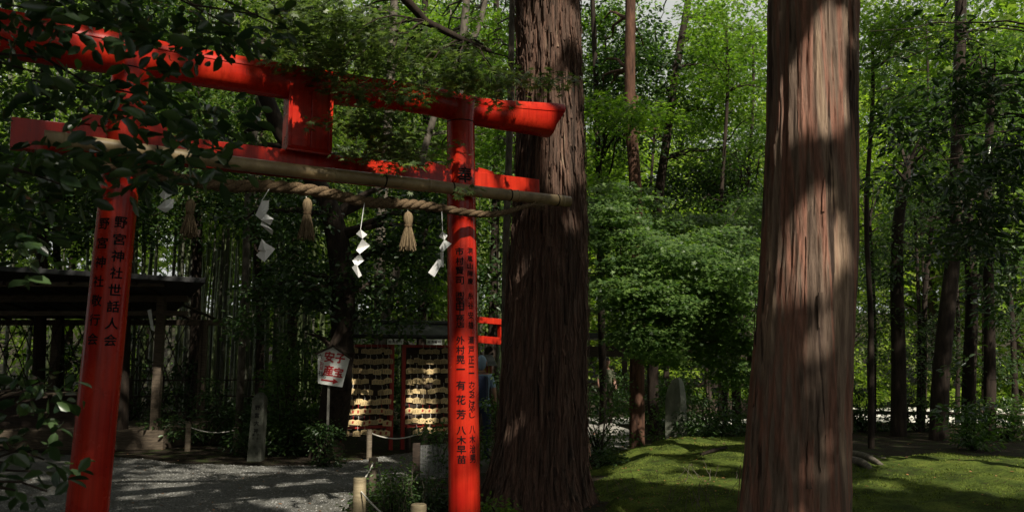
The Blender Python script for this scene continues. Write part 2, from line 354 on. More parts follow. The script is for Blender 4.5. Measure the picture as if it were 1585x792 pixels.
# things the sun reaches through the canopy: (px, py, depth, radius m)
for px, py, Y, r in [
    (1280, 60, 6.6, .17), (1268, 135, 6.6, .20), (1290, 175, 6.6, .14), (1264, 200, 6.6, .08), (1262, 330, 6.6, .14), (1284, 365, 6.6, .16), (1266, 415, 6.6, .17), (1252, 445, 6.6, .09), (1292, 25, 6.6, .13),
    (1270, 520, 6.6, .08), (1227, 500, 6.6, .03), (1292, 470, 6.6, .05), (1302, 250, 6.6, .04), (1262, 560, 6.6, .03),
    (714, 555, 8.0, .13), (712, 600, 8.0, .15), (716, 640, 8.0, .10), (722, 690, 8.0, .13), (716, 770, 8.0, .12), (712, 365, 8.0, .09), (713, 250, 8.0, .07), (716, 450, 8.0, .05), (712, 510, 8, .06),
    (830, 180, 8.4, .22), (760, 165, 8.2, .14), (690, 140, 8, .10), (610, 120, 7.6, .06), (490, 105, 7.3, .06), (455, 97, 7.2, .04), (350, 80, 6.9, .08), (800, 285, 8.4, .12), (860, 310, 8.5, .12), (660, 262, 7.9, .08), (760, 280, 8.2, .07), (540, 240, 7.5, .03),
    (150, 655, 6.3, .02), (155, 718, 6.3, .045), (140, 735, 6.3, .03), (172, 700, 6.3, .012), (85, 192, 6.1, .05), (340, 228, 6.8, .04), (480, 240, 7.2, .02),
    (868, 170, 9.15, .20), (878, 215, 9.15, .21), (872, 265, 9.15, .18), (890, 330, 9.1, .07), (835, 608, 9.0, .07), (800, 650, 9.0, .06), (775, 640, 9.0, .05), (845, 60, 9.1, .06), (810, 700, 9, .06),
    (1000, 600, 15.2, .08), (986, 640, 15.2, .14), (990, 670, 15.2, .10), (1060, 655, 15.5, .09), (1056, 610, 15.5, .06), (245, 560, 15.2, .08), (240, 680, 15.2, .09), (530, 585, 15, .10), (527, 480, 13, .08), (540, 500, 13, .05),
    (556, 760, 8.4, .09), (650, 785, 7.6, .08), (578, 720, 10, .05)]:
    GAPS.append((P(px, py, Y), r*(.95 if px > 1200 else 1), .6))
for px, py, r in [(455, 752, .22), (490, 745, .16), (520, 770, .26), (440, 778, .20), (400, 755, .10), (380, 735, .10), (545, 785, .2), (345, 760, .08), (480, 790, .2), (600, 710, .3), (560, 712, .12), (640, 706, .15),
                  (1080, 705, .5), (1000, 715, .45), (1120, 730, .4), (960, 745, .3), (1050, 760, .35), (1140, 770, .3), (930, 770, .15), (1050, 695, .4), (1360, 750, .3), (1440, 745, .6), (1520, 750, .6), (1400, 765, .35), (1480, 775, .35), (1560, 770, .4), (1340, 775, .2),
                  (1000, 735, .4), (1090, 740, .4), (1420, 760, .4), (1500, 780, .4), (1375, 735, .2), (1560, 745, .3),
                  (930, 672, .25), (955, 682, .2), (1330, 745, .12), (985, 690, .2), (1400, 690, .07), (660, 760, .08), (590, 745, .12), (610, 760, .1)]:
    GAPS.append((Gp(px, py), r, .6))
for px, py, Y, r in [(1060, 395, 12.5, .55), (1000, 410, 12.5, .5), (1100, 440, 12.5, .45), (950, 360, 12.5, .45), (1150, 420, 12.5, .4), (1040, 480, 12.5, .4), (1120, 500, 12.5, .35), (960, 430, 12.5, .35), (1000, 350, 12.8, .3),
                     (620, 120, 7, .20), (560, 80, 7, .16), (700, 100, 7, .14), (500, 60, 7, .12), (660, 60, 7, .16), (590, 200, 7, .10), (745, 120, 7.3, .1), (850, 120, 7.6, .1)]:
    GAPS.append((P(px, py, Y), r, 1.7))
for px, py in ((930, 440), (960, 480), (1000, 460), (1040, 440), (1080, 480), (1120, 450), (1150, 490), (1020, 530), (1070, 550), (1110, 540), (1140, 570), (980, 400), (1060, 400), (1160, 440), (1090, 520), (1000, 510)): GAPS.append((P(px, py, 11.9), .26, .9))
for px, py, Y, r in ((540, 600, 14.9, .10), (560, 620, 14.9, .10), (592, 612, 14.9, .09), (550, 650, 14.9, .12), (590, 650, 15, .11), (640, 620, 15.3, .12), (670, 640, 15.4, .11), (650, 655, 15.4, .10), (25, 605, 3.2, .05), (50, 628, 3.2, .05), (105, 630, 3.2, .04), (100, 665, 3.2, .03), (130, 40, 3, .05), (215, 20, 3, .04), (70, 645, 3.2, .04), (515, 565, 12.8, .05), (474, 340, 7.1, .10), (410, 335, 6.9, .06), (408, 390, 6.9, .06), (257, 305, 6.5, .05), (500, 297, 7, .05)): GAPS.append((P(px, py, Y), r, .5))
for k in range(24): GAPS.append((np.array([5+k*.75, 22.0+1.3*(k % 4), 0]), .75, 1.5))
for k in range(9): GAPS.append((np.array([3.5+k*2.2, 21.0+2.6*(k % 2), 2.5+1.2*(k % 3)]), .8, 2.5))
VGAPS = GAPS

# ------------------------------------------------------------------ ground
def grid(x0, x1, y0, y1, nx, ny, hf):
    X, Y = np.meshgrid(np.linspace(x0, x1, nx), np.linspace(y0, y1, ny)); Z = hf(X, Y)
    V = np.stack([X, Y, Z], -1).reshape(-1, 3)
    Fc = [(j*nx+i, j*nx+i+1, (j+1)*nx+i+1, (j+1)*nx+i) for j in range(ny-1) for i in range(nx-1)]
    return V, Fc
def ground_h(X, Y):
    h = .02*noise(X*.8, Y*.8, 0, 3) + .008*noise(X*4, Y*4, 0, 4)
    far = np.clip((Y-30)/40, 0, 1)
    return h*np.clip((Y-2)/4, 0, 1) + far*far*6
V, Fc = grid(-120, 120, -80, 160, 61, 61, lambda X, Y: ground_h(X, Y)-.06)
g = mk('ground', V, Fc, M_SOIL, smooth=True); tag(g, kind='structure')
V, Fc = grid(-16, 16, 2, 27, 160, 130, lambda X, Y: ground_h(X, Y) - .07*np.clip((np.abs(X)-14)/2, 0, 1) - .07*np.clip((Y-25)/2, 0, 1)-.07*np.clip((3-Y), 0, 1))
g = mk('soil_ground', V, Fc, M_SOIL, smooth=True); tag(g, kind='structure')
# gravel path: outline traced on the ground
def in_poly(X, Y, poly):
    ins = np.zeros(X.shape, bool); n = len(poly)
    for i in range(n):
        x1, y1 = poly[i]; x2, y2 = poly[(i+1) % n]
        c = ((y1 > Y) != (y2 > Y)) & (X < (x2-x1)*(Y-y1)/(y2-y1+1e-12)+x1); ins ^= c
    return ins
def edge_dist(X, Y, poly):
    d = np.full(X.shape, 1e9); n = len(poly)
    for i in range(n):
        a = np.array(poly[i]); b = np.array(poly[(i+1) % n]); ab = b-a; t = np.clip(((X-a[0])*ab[0]+(Y-a[1])*ab[1])/(ab@ab+1e-9), 0, 1)
        d = np.minimum(d, np.hypot(X-a[0]-t*ab[0], Y-a[1]-t*ab[1]))
    return d
path = [(-.9, 1), (-1.5, 6), (-1.75, 8.9), (-1.85, 10.2), (-1.35, 11.2), (-.3, 12.2), (.6, 13.2), (1.6, 14.6), (2.6, 16.4), (2.9, 18.6), (1, 19), (-1, 16.2), (-2, 14.4), (-2.9, 13.1), (-4, 12.8), (-5.4, 13.2), (-7.2, 14.2), (-10, 15), (-13, 15), (-13, 1)]
def path_h(X, Y):
    s = np.where(in_poly(X, Y, path), 1, -1)*edge_dist(X, Y, path) + .12*noise(X*2.2, Y*2.2, 0, 9)
    return ground_h(X, Y) + np.clip(s*.25, -.1, .018) + .004*noise(X*9, Y*9, 0, 5)
V, Fc = grid(-13.5, 3.6, .8, 19.5, 200, 220, path_h)
g = mk('gravel_path', V, Fc, M_GRAVEL, smooth=True); tag(g, kind='structure')
# moss garden
def moss_h(X, Y):
    b1 = np.exp(-((X-3.6)/2.3)**2-((Y-14.1)/2.3)**2)*.20 + np.exp(-((X-2.3)/1.8)**2-((Y-11.2)/2.6)**2)*.08
    b2 = np.exp(-((X-6.6)/3.0)**2-((Y-10.3)/2.3)**2)*.30
    reg = [(1.15, 5), (1.05, 9.2), (1.4, 12.2), (2.4, 14.9), (3.4, 15.9), (4.7, 15.6), (4.6, 12.8), (5.2, 11.9), (7, 12.4), (9.5, 12.2), (12, 11), (13, 5)]
    s = np.where(in_poly(X, Y, reg), 1, -1)*edge_dist(X, Y, reg) + .35*noise(X*1.3, Y*1.3, 0, 21) + .12*noise(X*5, Y*5, 0, 22)
    return ground_h(X, Y) + b1 + b2 + np.clip(s*.3, -.5, .05) + .035*noise(X*2.3, Y*2.3, 0, 23) + .018*noise(X*6, Y*6, 0, 25) + .009*noise(X*14, Y*14, 0, 24)
V, Fc = grid(.4, 13.5, 4.6, 17, 260, 240, moss_h)
g = mk('moss_ground', V, Fc, M_MOSS, smooth=True); tag(g, kind='structure')
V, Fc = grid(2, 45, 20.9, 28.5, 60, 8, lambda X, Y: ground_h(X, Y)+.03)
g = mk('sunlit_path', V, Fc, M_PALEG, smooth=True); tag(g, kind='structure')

def top_h(x, y): return float(max(ground_h(np.array(x), np.array(y)), moss_h(np.array(float(x)), np.array(float(y))) if x > .5 and 4.6 < y < 17 else -9, path_h(np.array(float(x)), np.array(float(y))) if x < 3.5 and y < 19 else -9))

# moss tufts (nobody could count them)
ms = tag(bpy.data.objects.new('tmp', None), None); bpy.data.objects.remove(ms)
root = empty('moss_tufts_base', (0, 0, 0), None, None)
n = 90000; X = RNG.uniform(1, 11, n); Y = RNG.uniform(7.4, 16, n); H = moss_h(X, Y); k = (H > ground_h(X, Y)+.012) & (noise(X*4.5, Y*4.5, 0, 31) > .0)
C = np.stack([X, Y, H-.004], -1)[k]; n = len(C)
U = rdir(n, 1.6); N = rdir(n)
L_MOSS = leaf_mat('moss_tuft', (.045, .060, .014), (.15, .18, .04), .9, .25, .1)
o = leaves('moss_tufts', C, U, N, RNG.uniform(.012, .032, n), .012, T_LAN, L_MOSS, root, cull=False)
o.parent = None; bpy.data.objects.remove(root); tag(o, 'short moss tufts over the mounds', kind='stuff')
# fallen leaves: scattered litter
root = empty('tmp_base', (0, 0, 0), None, None)
n = 1500; X = np.concatenate([RNG.uniform(1, 11, 700), RNG.uniform(-7, 3, 400), RNG.normal(.5, 1.0, 400)]); Y = np.concatenate([RNG.uniform(8, 20, 700), RNG.uniform(7, 19, 400), RNG.normal(9.3, 1.0, 400)])
Z = np.array([top_h(a, b) for a, b in zip(X, Y)]); C = np.stack([X, Y, Z+.006], -1); U = rdir(n); U[:, 2] *= .15
o = leaves('fallen_leaves', C, U, rdir(n, 3), RNG.uniform(.02, .055, n), RNG.uniform(.006, .03, n), T_OV, M_DEAD, root, cull=False)
o.parent = None; bpy.data.objects.remove(root); tag(o, 'brown and red leaf litter', kind='stuff')
# pebbles in gravel
root = empty('tmp_base', (0, 0, 0), None, None)
n = 26000; X = RNG.uniform(-6.5, -.9, n); Y = RNG.uniform(8.5, 16, n)
k = in_poly(X, Y, path); X, Y = X[k], Y[k]; n = len(X); Z = path_h(X, Y)
PB = (np.array([(-.5,-.4,0),(.5,-.45,0),(.55,.4,0),(-.45,.5,0),(-.25,-.2,.35),(.25,-.2,.38),(.25,.2,.33),(-.2,.25,.36)]), [(4,5,6,7),(0,1,5,4),(1,2,6,5),(2,3,7,6),(3,0,4,7)])
U = rdir(n); U[:, 2] *= .1; s_ = RNG.uniform(.010, .028, n)
M_PEB = bpy.data.materials.new('pebble'); M_PEB.use_nodes = True; nn = M_PEB.node_tree; a = nn.nodes.new('ShaderNodeAttribute'); a.attribute_name = 'tint'
nn.links.new(ramp(nn, a.outputs['Fac'], [(0, (.07, .07, .065)), (.6, (.17, .17, .158)), (1, (.33, .32, .30))]), nn.nodes['Principled BSDF'].inputs['Base Color']); nn.nodes['Principled BSDF'].inputs['Roughness'].default_value = .9
o = leaves('gravel_pebbles', np.stack([X, Y, Z-.003], -1), U, rdir(n, 8), s_, s_*.8, PB, M_PEB, root, cull=False)
o.parent = None; bpy.data.objects.remove(root); tag(o, 'loose grey pebbles of the path', kind='stuff')

# ------------------------------------------------------------------ torii
YL, YR = 6.4, 8.1
Lb, Rb = P(172, 500, YL), P(715, 500, YR)
Dv = np.array([Rb[0]-Lb[0], Rb[1]-Lb[1], 0]); SPAN = np.linalg.norm(Dv); Dv /= SPAN
Nv = np.array([Dv[1], -Dv[0], 0])        # towards the camera
RZ = math.atan2(Dv[1], Dv[0])
def Tor(px, py, off=0.0):
    x, z = (px - 792.5) / F, (396 - py) / F
    d = np.array([x, cos(PITCH) - z*sin(PITCH), sin(PITCH) + z*cos(PITCH)])
    o = np.array([0, 0, CAMZ]); q = np.array([Rb[0], Rb[1], 0]) + Nv*off
    s = ((q-o) @ Nv) / (d @ Nv); return o + d*s
tor = empty('torii_gate', ((Lb[0]+Rb[0])/2, (Lb[1]+Rb[1])/2, 0), 'tall red lacquered torii gate with black inscriptions on both pillars', 'torii gate')
def pillar(pa, pb, ra, rb):
    """pa low, pb high points; returns base, top"""
    d = (pb-pa); base = pa - d*(pa[2]/d[2]); return base, pb
pLbase, pLtop = pillar(Tor(135, 792), Tor(203, 110), 0, 0); pRbase, pRtop = pillar(Tor(718.5, 770), Tor(713, 190), 0, 0)
pil = []
for base, topp, r0, r1, nm in ((pLbase, pLtop, .152, .142, 'left'), (pRbase, pRtop, .158, .143, 'right')):
    t = np.linspace(0, 1, 14)[:, None]; pts = base*(1-t)+topp*t
    g = G(); g.tube(np.concatenate([pts, [topp + (topp-base)*.05]]), list(np.linspace(r0, r1, 14))+[r1*1.15], 48)
    p = g.build('pillar', M_RED, tor, True); pil.append((p, base, topp, r0, r1))
    ax = (topp-base)/np.linalg.norm(topp-base)
    g = G(); g.tube([topp-ax*.01, topp-ax*.0], r1+.004, 48); g.build('collar_ring', M_BLACK, tor, True, bevel=.003)
    g = G(); g.tube([base+ax*.0, base+ax*.16], r0+.012, 40); g.build('base_collar', M_BLACK, tor, True)
    g = G(); g.lathe((base[0], base[1], -.03), [(.3, 0), (.3, .05), (.24, .09), (.19, .1)], 28); g.build('plinth', M_STONE, tor, True)
# kasagi (top beam)
kp = [(-140, 28, 84), (20, 56, 78), (100, 70, 73), (200, 87, 67), (300, 104, 60), (437, 126, 56), (560, 143, 50), (651, 154.5, 46), (737, 173, 45), (800, 181, 50), (853, 187, 57)]
cs, rs = [], []
for px, py, th in kp:
    c = Tor(px, py); cs.append(c); rs.append(th/F*c[1]/2)
cs = smooth_path(cs, 80); rs = np.interp(np.linspace(0, 1, 80), np.linspace(0, 1, len(rs)), rs)
prof = []                                  # (across, up) unit profile: round belly, stepped shoulder, ridged cap
for k in range(17): a = pi + pi*k/16; prof.append((cos(a)*.92, sin(a)*1.0 + .0))
prof += [(.93, .16), (.91, .30), (.955, .315), (.955, .345), (.86, .62), (.70, .84), (0, 1.0), (-.70, .84), (-.86, .62), (-.955, .345), (-.955, .315), (-.91, .30), (-.93, .16)]
V = []; n = len(prof)
for i, (c, r) in enumerate(zip(cs, rs)):
    cut = Dv*0
    for u, v in prof:
        p = c - Nv*(u*r*.95) + np.array([0, 0, v*r])
        if i == 79: p = p + Dv*(min(v, .5)*.13+.02)       # slanted end
        if i == 0: p = p - Dv*(v*.10)
        V.append(p)
Fc = [(i*n+k, i*n+(k+1) % n, (i+1)*n+(k+1) % n, (i+1)*n+k) for i in range(79) for k in range(n)] + [tuple(range(n)), tuple(79*n+k for k in range(n))]
mk('top_beam', V, Fc, M_RED, tor, True)
# nuki (tie beam) with wedges
a, b = Tor(18, 205), Tor(831, 289)
ta, tb = Tor(18, 183), Tor(831, 279)
hh = .24
def beam(name, A, B, h, d, m, bev=.006):
    ax = (B-A); l = np.linalg.norm(ax); ax = ax/l; yy = -Nv; zz = np.cross(ax, yy); g = G(); g.box((A+B)/2, (l, d, h), ax=(ax, yy, zz)); return g.build(name, m, tor, False, bevel=bev)
beam('tie_beam', ta-np.array([0, 0, hh/2]), tb-np.array([0, 0, hh/2]), hh, .105, M_RED)
for (x0, x1, y0, y1) in ((127, 168, 178, 184), (737, 761, 261, 268), (660, 688, 252, 259), (215, 258, 190, 196)):
    A, B = Tor(x0, y0), Tor(x1, y1); A[2] -= .035; B[2] -= .035; beam('wedge', A, B, .085, .085, M_RED, .004)
# central plaque between the beams
A, B = Tor(441, 185, .02), Tor(508, 191, .02)
cz = (A+B)/2; wd = np.linalg.norm(B-A); ht = abs(Tor(478, 138, .02)[2]-Tor(478, 240, .02)[2])
g = G(); g.box(cz, (wd, .13, ht), RZ); pq = g.build('centre_strut', M_RED, tor, bevel=.006)
for s in (-1, 1):
    g = G(); g.box(cz + Nv*.075 + Dv*s*(wd*.25+.002), (wd*.44, .03, ht*.94), RZ); g.build('face_board', M_RED, pq, bevel=.006)
    g = G(); g.box(cz + Nv*.09 + Dv*s*(wd*.5-.015), (.035, .06, ht*.97), RZ); g.build('frame_rail', M_RED, pq, bevel=.006)
g = G(); lo = cz - np.array([0, 0, ht/2]); ax = Dv
q = [lo - Dv*(wd*.5-.02) + Nv*.06 + np.array([0, 0, .07]), lo + Dv*(wd*.5-.02) + Nv*.06 + np.array([0, 0, .07]), lo + Dv*(wd*.5+.02) + Nv*.16, lo - Dv*(wd*.5+.02) + Nv*.16]
g.prism(q, (0, 0, -.02)); g.build('flared_sill', M_RED, pq, bevel=.004)
g = G(); q = [lo - Dv*(wd*.5-.03) + Nv*.075, lo + Dv*(wd*.5-.03) + Nv*.075, lo + Dv*(wd*.5-.03) + Nv*.085 + np.array([0, 0, ht*.95]), lo - Dv*(wd*.5-.03) + Nv*.085+np.array([0, 0, ht*.95])]

# lettering
def glyph(ch, size, bold=.010):
    cu = bpy.data.curves.new('t', 'FONT'); cu.body = ch; cu.size = 1; cu.align_x = 'CENTER'; cu.resolution_u = 3
    o = bpy.data.objects.new('t', cu); COL.objects.link(o); bpy.context.view_layer.update()
    me = bpy.data.meshes.new_from_object(o.evaluated_get(bpy.context.evaluated_depsgraph_get()))
    V = np.array([v.co[:2] for v in me.vertices]) if len(me.vertices) else np.zeros((0, 2)); Fs = [tuple(p.vertices) for p in me.polygons]
    bpy.data.objects.remove(o); bpy.data.curves.remove(cu); bpy.data.meshes.remove(me)
    if len(V):
        c = (V.min(0)+V.max(0))/2; V = V - c; n = len(V); L_ = [(0, 0)] + ([(bold, bold*.3), (-bold, -bold*.3), (0, bold), (0, -bold)] if bold else [])
        Fs = [tuple(i+k*n for i in f) for k in range(len(L_)) for f in Fs]
        V = np.concatenate([np.column_stack([V[:, 0]+a, V[:, 1]+b, np.full(n, k*.00022)]) for k, (a, b) in enumerate(L_)])
    return V, Fs
def wrap_text(pi_, px, chars, name='inscription'):
    """chars: list of (char, centre py, height px, width px); painted on the pillar at pixel column px(py)"""
    p, base, topp, r0, r1 = pil[pi_]
    allV, allF, n0 = [], [], 0
    for ch, cy_, hpx, wpx in chars:
        Vg, Fg = glyph(ch, 1, .022)
        if not len(Vg): continue
        hgt, wid = np.ptp(Vg[:, 1]) or 1, np.ptp(Vg[:, 0]) or 1
        fl = .75 if ch in '一' else 1
        c = Tor(px(cy_), cy_, .15); t = (c[2]-base[2])/(topp[2]-base[2]); ctr = base*(1-t)+topp*t; rr = r0*(1-t)+r1*t
        m = c[1]/F
        sx, sz = wpx*m*1.12/max(wid, .75), hpx*m*1.12/max(hgt, .75)
        u0 = np.clip(((c-ctr) @ Dv)/rr, -.95, .95)
        # viewing direction: text sits around the side of the pillar that faces the camera
        bm = bmesh.new(); vs = [bm.verts.new((v[0]*sx, v[2], v[1]*sz)) for v in Vg]
        for f in Fg:
            try: bm.faces.new([vs[i] for i in f])
            except ValueError: pass
        for k in range(-7, 8):
            bmesh.ops.bisect_plane(bm, geom=bm.verts[:]+bm.edges[:]+bm.faces[:], plane_co=(k*.008, 0, 0), plane_no=(1, 0, 0))
        bm.verts.ensure_lookup_table(); bm.verts.index_update()
        vv = np.array([v.co[:] for v in bm.verts]); ff = [tuple(v.index for v in f.verts) for f in bm.faces]; bm.free()
        ang0 = ANG[pi_] + math.asin(np.clip((px(cy_)-CX(pi_, cy_))/F*c[1]/rr, -.97, .97))
        an = ang0 + vv[:, 0]/rr; z = c[2]+vv[:, 2]; tt = (z-base[2])/(topp[2]-base[2])
        cc = base[None]*(1-tt)[:, None]+topp[None]*tt[:, None]; rr2 = r0*(1-tt)+r1*tt+.0016+vv[:, 1]
        W = cc.copy(); W[:, 2] = z
        e1, e2 = np.array([1., 0, 0]), np.array([0, -1., 0])
        W += (np.sin(an)*rr2)[:, None]*e1 + (np.cos(an)*rr2)[:, None]*e2
        mk('inscription_character', W, ff, M_BLACK, p)
def CX(i, py):
    return np.interp(py, [110, 792], [203, 135]) if i == 0 else np.interp(py, [190, 770], [713, 718.5])
# angle of the camera-facing generator of each pillar: direction to camera = (sin a, -cos a)
ANG = []
for p, base, topp, r0, r1 in pil:
    m = (base+topp)/2; ANG.append(math.atan2(-m[0], m[1]))
def col(s, y0, y1, h, w_): 
    ys = np.linspace(y0, y1, len(s)); return [(c, y, h, w_) for c, y in zip(s, ys)]
# right pillar
Lx = lambda y: np.interp(y, [380, 715], [711, 714.5]); Rx = lambda y: np.interp(y, [380, 715], [727.5, 731.5])
wrap_text(1, Lx, col('市村賢司', 388, 433, 11, 12) + col('㈱堅田工務店', 455, 502, 8.5, 12) + col('外村晃一', 526, 571, 12, 12) + col('有花芳', 596, 641, 13, 13) + col('八木早苗', 666, 711, 11.5, 13))
wrap_text(1, Rx, col('洞嵐山陣慶', 388, 435, 8.5, 9) + col('糸谷安雄', 457, 503, 10, 9) + col('瀬戸正二', 526, 572, 11, 9.5) + col('カンヌこばやし', 594, 642, 7.5, 9.5) + col('八木治男', 664, 709, 11, 9.5))
wrap_text(1, lambda y: 720, [('奉', 270, 23, 23)])
# left pillar
wrap_text(0, lambda y: np.interp(y, [343, 525], [187, 170]), col('野宮神社世話人会', 344, 526, 16.5, 17))
wrap_text(0, lambda y: np.interp(y, [343, 525], [163, 145]), col('野宮神社敬行会', 345, 524, 16.5, 16))

# ------------------------------------------------------------------ bamboo pole, rope, tassels, paper streamers
pp = smooth_path([Tor(x, y, .24) for x, y in ((68, 213), (400, 257), (639, 284), (740, 296.5), (881, 312))], 60)
bp = empty('bamboo_pole', pp[30], 'long weathered bamboo pole tied across the front of the torii tie beam', 'pole')
g = G(); rad = np.full(60, .058)
g.tube(pp, rad, 20); g.build('culm', M_POLE, bp, True)
for k in (2, 11, 21, 32, 43, 50, 57):
    g = G(); d_ = (pp[k+1]-pp[k])/np.linalg.norm(pp[k+1]-pp[k]); g.tube([pp[k]-d_*.012, pp[k]-d_*.004, pp[k]+d_*.004, pp[k]+d_*.012], [.058, .063, .063, .058], 20); g.build('node_ring', M_POLE, bp, True)
for k in (8, 26, 38, 49, 56):
    g = G(); d_ = (pp[k+1]-pp[k])/np.linalg.norm(pp[k+1]-pp[k]); g.tube([pp[k]-d_*.006, pp[k]+d_*.006], .062, 20); g.tube([pp[k]-Nv*-.0, pp[k]-Nv*.20+np.array([0, 0, .02])], .004, 5); g.build('wire_tie', M_BLACK, bp, True)
rp = smooth_path([Tor(x, y, .30) for x, y in ((120, 250), (230, 268), (345, 287), (420, 288), (499, 297), (565, 312), (615, 315), (665, 319), (722, 329), (768, 331), (807, 321), (826, 317))], 200)
rr = np.interp(np.linspace(0, 1, 200), [0, .2, .6, .8, 1], [.038, .049, .043, .030, .019])
ro = empty('straw_rope', rp[100], 'thick twisted straw rope hanging below the bamboo pole of the torii', 'rope')
for s in range(3):
    q = []
    for i, (c, r) in enumerate(zip(rp, rr)):
        a = i*.42 + s*2*pi/3; q.append(c + (Nv*cos(a) + np.array([0, 0, 1])*sin(a))*r*.55)
    g = G(); g.tube(q, rr*.62, 9); g.build('strand', M_ROPE, ro, True)
g = G()
for k in range(26):
    a = RNG.normal(size=3)*.022; e = rp[-1]+Dv*.10+np.array([0, 0, .01])+a*2.2; g.tube([rp[-1]+a*.3, (rp[-1]+e)/2+a*.3, e], [.004, .003, .002], 4)
g.build('frayed_end', M_STRAW, ro)
def tassel(px, y0, y1, wpx, label, off=.30):
    t_ = Tor(px, y0, off); b_ = Tor(px, y1, off); h = t_[2]-b_[2]; w_ = wpx/F*t_[1]/2
    e = empty('straw_tassel', t_, label, 'tassel', 'straw tassels on the shrine rope')
    g = G(); g.lathe(b_, [(w_*.3, h*.60), (w_*.42, h*.66), (w_*.5, h*.76), (w_*.5, h*.86), (w_*.36, h*.95), (w_*.1, h)], 16); g.build('head', M_STRAW, e, True)
    g = G(); g.lathe(b_, [(w_*.40, h*.60), (w_*.44, h*.63), (w_*.40, h*.66)], 16); g.build('binding', M_ROPE, e, True)
    g = G()
    for k in range(110):
        a = random.random()*2*pi; r = math.sqrt(random.random()); m = .9+.14*random.random()
        p0 = b_ + np.array([cos(a)*r*w_*.32, sin(a)*r*w_*.32, h*.62]); p1 = b_ + np.array([cos(a)*r*w_*.95, sin(a)*r*w_*.95, h*(1-m)])
        g.tube([p0, (p0*.45+p1*.55)+np.array([0, 0, .0]), p1], [.0035, .004, .003], 4)
    g.build('fringe', M_STRAW, e)
    g = G(); g.tube([t_, t_+np.array([0, 0, .07])], .006, 6); g.build('cord', M_CORD, e)
tassel(474, 306, 370, 30, 'lit straw tassel hanging between the zigzag paper and the centre streamer')
tassel(631, 327, 387, 30, 'straw tassel hanging nearest the right torii pillar')
tassel(292, 308, 366, 30, 'shadowed straw tassel half hidden behind dark leaves at left')
def shide(quads, top, label, dz=.05):
    c7 = lambda p: (p[0]/2.6+230, p[1]/2.6+260)
    t_ = Tor(*c7(top), .34); e = empty('paper_streamer', t_, label, 'paper streamer', 'white paper streamers on the shrine rope')
    for k, q in enumerate(quads):
        o_ = .34 + (.018 if k % 2 else -.0)
        pts = [Tor(*c7(p), o_ + (.035 if i % 2 else -.02)) for i, p in enumerate(q)]
        g = G(); g.prism(pts, Nv*.0012); g.build('folded_panel', M_PAPER, e)
    q0 = Tor(*c7(quads[0][1]), .34)
    g = G(); g.tube([t_, q0], .003, 5); g.build('string', M_PAPER, e)
shide([[(42,110),(75,70),(105,100),(62,128)], [(33,160),(68,128),(102,124),(98,160),(68,180)]], (80, 30), 'paper streamer half hidden behind dark leaves beside left torii pillar')
shide([[(430,190),(455,132),(485,130),(483,165),(456,212)], [(470,183),(503,205),(490,230),(452,210)], [(455,215),(502,250),(498,270),(450,228)], [(440,330),(455,285),(492,322),(468,332)], [(433,350),(475,303),(510,325),(465,378)]], (485, 85), 'largest white paper streamer, left of the two lit tassels')
shide([[(835,265),(853,247),(880,268),(860,284)], [(835,330),(860,284),(890,312),(850,345)], [(820,372),(850,345),(866,372),(835,398)], [(818,400),(836,385),(858,432),(845,441)]], (870, 130), 'narrow zigzag paper streamer between the two lit straw tassels')
shide([[(1168,275),(1183,255),(1203,272),(1190,290)], [(1170,320),(1190,288),(1219,305),(1180,340)], [(1173,338),(1186,338),(1187,398),(1178,398)], [(1125,420),(1165,365),(1188,372),(1150,438)]], (1180, 175), 'white paper streamer hanging against the right torii pillar')

